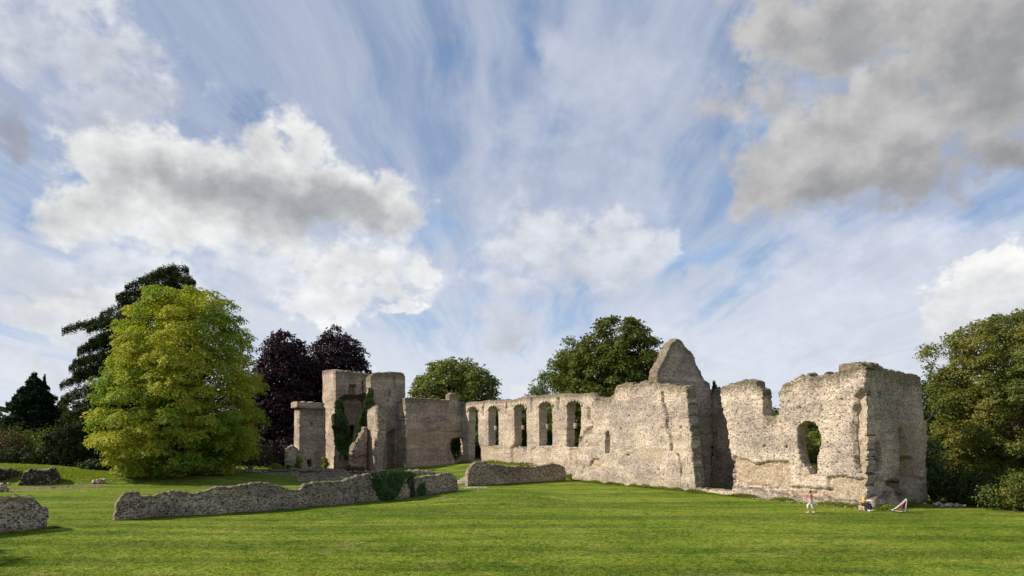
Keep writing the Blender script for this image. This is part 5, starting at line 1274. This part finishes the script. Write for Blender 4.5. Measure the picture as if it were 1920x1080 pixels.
    c = group(c, [(880, 90, 60, 150, 25), (1000, 60, 50, 90, 20), (470, 235, 90, 55, -20)], 400, 0, (.13, .22, .40), (.16, .26, .46), .9, .9, opac=.75, bias=.15)
    c = group(c, [(1330, 475, 120, 40, 25), (1440, 200, 50, 70), (100, 365, 100, 45), (800, 430, 80, 50), (1240, 520, 60, 60, 40)], 500, 200, (.22, .36, .60), (.27, .42, .66), .9, .9, opac=.7, bias=.15)
    s4 = T.noise(T.mapping(cpw, (5.5, .62, 1), (11, 4, 0), (0, 0, -.12)), 1.0, 7, .62)
    stk = T.math('MULTIPLY', T.ss(T.math('ADD', T.math('MULTIPLY', s4.outputs[0], .65), T.math('MULTIPLY', s2.outputs[0], .35)), .42, .66), T.ss(s3.outputs[0], .30, .58, .25, .75))
    c = T.mix(stk, c, T.mix(hz, tuple(v * 10 for v in (.44, .49, .60)), tuple(v * 10 for v in (.68, .71, .76))))
    c = group(c, [(120, 60, 210, 90, 20), (230, 170, 170, 110, 20), (60, 30, 160, 80)], 330, 20, (.46, .49, .56), (.62, .64, .67), .9, .8, opac=.9, bias=.1)
    c = group(c, [(0, 230, 70, 90)], 320, 120, (.30, .31, .34), (.40, .42, .45), .5, .8, opac=.7)
    c = group(c, [(560, 520, 330, 75), (150, 500, 290, 70, -8), (380, 460, 260, 60)], 620, 420, (.56, .59, .65), (.74, .76, .79), .8, .8, opac=.85, bias=.1)
    c = group(c, [(430, 350, 270, 110), (545, 270, 90, 75), (650, 370, 125, 85), (250, 295, 150, 100, -12), (420, 290, 120, 70), (220, 380, 130, 70), (400, 430, 200, 70)], 420, 235, (.34, .355, .375), (.70, .71, .71), .62, .52, n_soft, bias=.18, sn=.55, darkb=[(600, 395, 260, 110), (430, 370, 240, 90)])
    c = group(c, [(1640, 230, 300, 120, 10), (1480, 300, 130, 85), (1590, 90, 260, 90), (1860, 160, 240, 240), (1900, 310, 180, 70), (1620, 340, 200, 60), (1800, 30, 300, 120), (1480, 60, 130, 90)], 420, 150, (.29, .295, .31), (.48, .475, .475), .6, .62, n_soft, bias=.16, sn=.8, darkb=[(1880, 170, 260, 220), (1720, 350, 300, 90), (1900, 340, 220, 100), (1560, 120, 200, 120)])
    c = group(c, [(1440, 290, 85, 80), (1510, 250, 100, 60, 20), (1560, 200, 60, 50)], 400, 240, (.42, .42, .42), (.53, .53, .53), .6, .7, opac=.7)
    c = group(c, [(950, 460, 85, 60), (1050, 430, 110, 60), (1120, 500, 120, 70), (960, 550, 90, 40), (940, 625, 95, 40), (1200, 480, 60, 60)], 560, 400, (.52, .55, .61), (.66, .67, .70), .75, .7, opac=.8, bias=.05)
    c = group(c, [(90, 585, 190, 50), (200, 560, 90, 40), (60, 690, 170, 50), (620, 520, 80, 40), (640, 570, 170, 30)], 700, 520, (.60, .62, .66), (.76, .76, .76), .65, .5, opac=.8)
    c = group(c, [(800, 520, 48, 24), (745, 692, 55, 20), (965, 735, 60, 30), (760, 600, 60, 18)], 720, 490, (.64, .66, .70), (.76, .76, .76), .45, .4, opac=.9)
    c = group(c, [(1850, 590, 120, 90), (1910, 540, 100, 60), (1780, 640, 70, 40), (1960, 600, 120, 110)], 660, 510, (.60, .62, .65), (.80, .80, .79), .5, .25, bias=.1)
    nt.links.new(c, bg.inputs[0])
    w.cycles.sampling_method = 'MANUAL'; w.cycles.sample_map_resolution = 256
sky()

cam = bpy.data.cameras.new('camera'); co = bpy.data.objects.new('camera', cam); COL.objects.link(co)
co.location = (0, 0, CZ); co.rotation_euler = (math.radians(90), 0, 0)
cam.sensor_width = 36; cam.lens = 24.0; cam.shift_y = (HY - 540) / 1920.0; cam.clip_start = .3; cam.clip_end = 3000
SC.camera = co
SC.view_settings.view_transform = 'Standard'; SC.view_settings.look = 'None'; SC.view_settings.exposure = .30; SC.view_settings.gamma = 1
SC.render.engine = 'CYCLES'
SC.cycles.max_bounces = 5; SC.cycles.diffuse_bounces = 3; SC.cycles.glossy_bounces = 2; SC.cycles.transmission_bounces = 3; SC.cycles.transparent_max_bounces = 4
SC.cycles.use_denoising = True
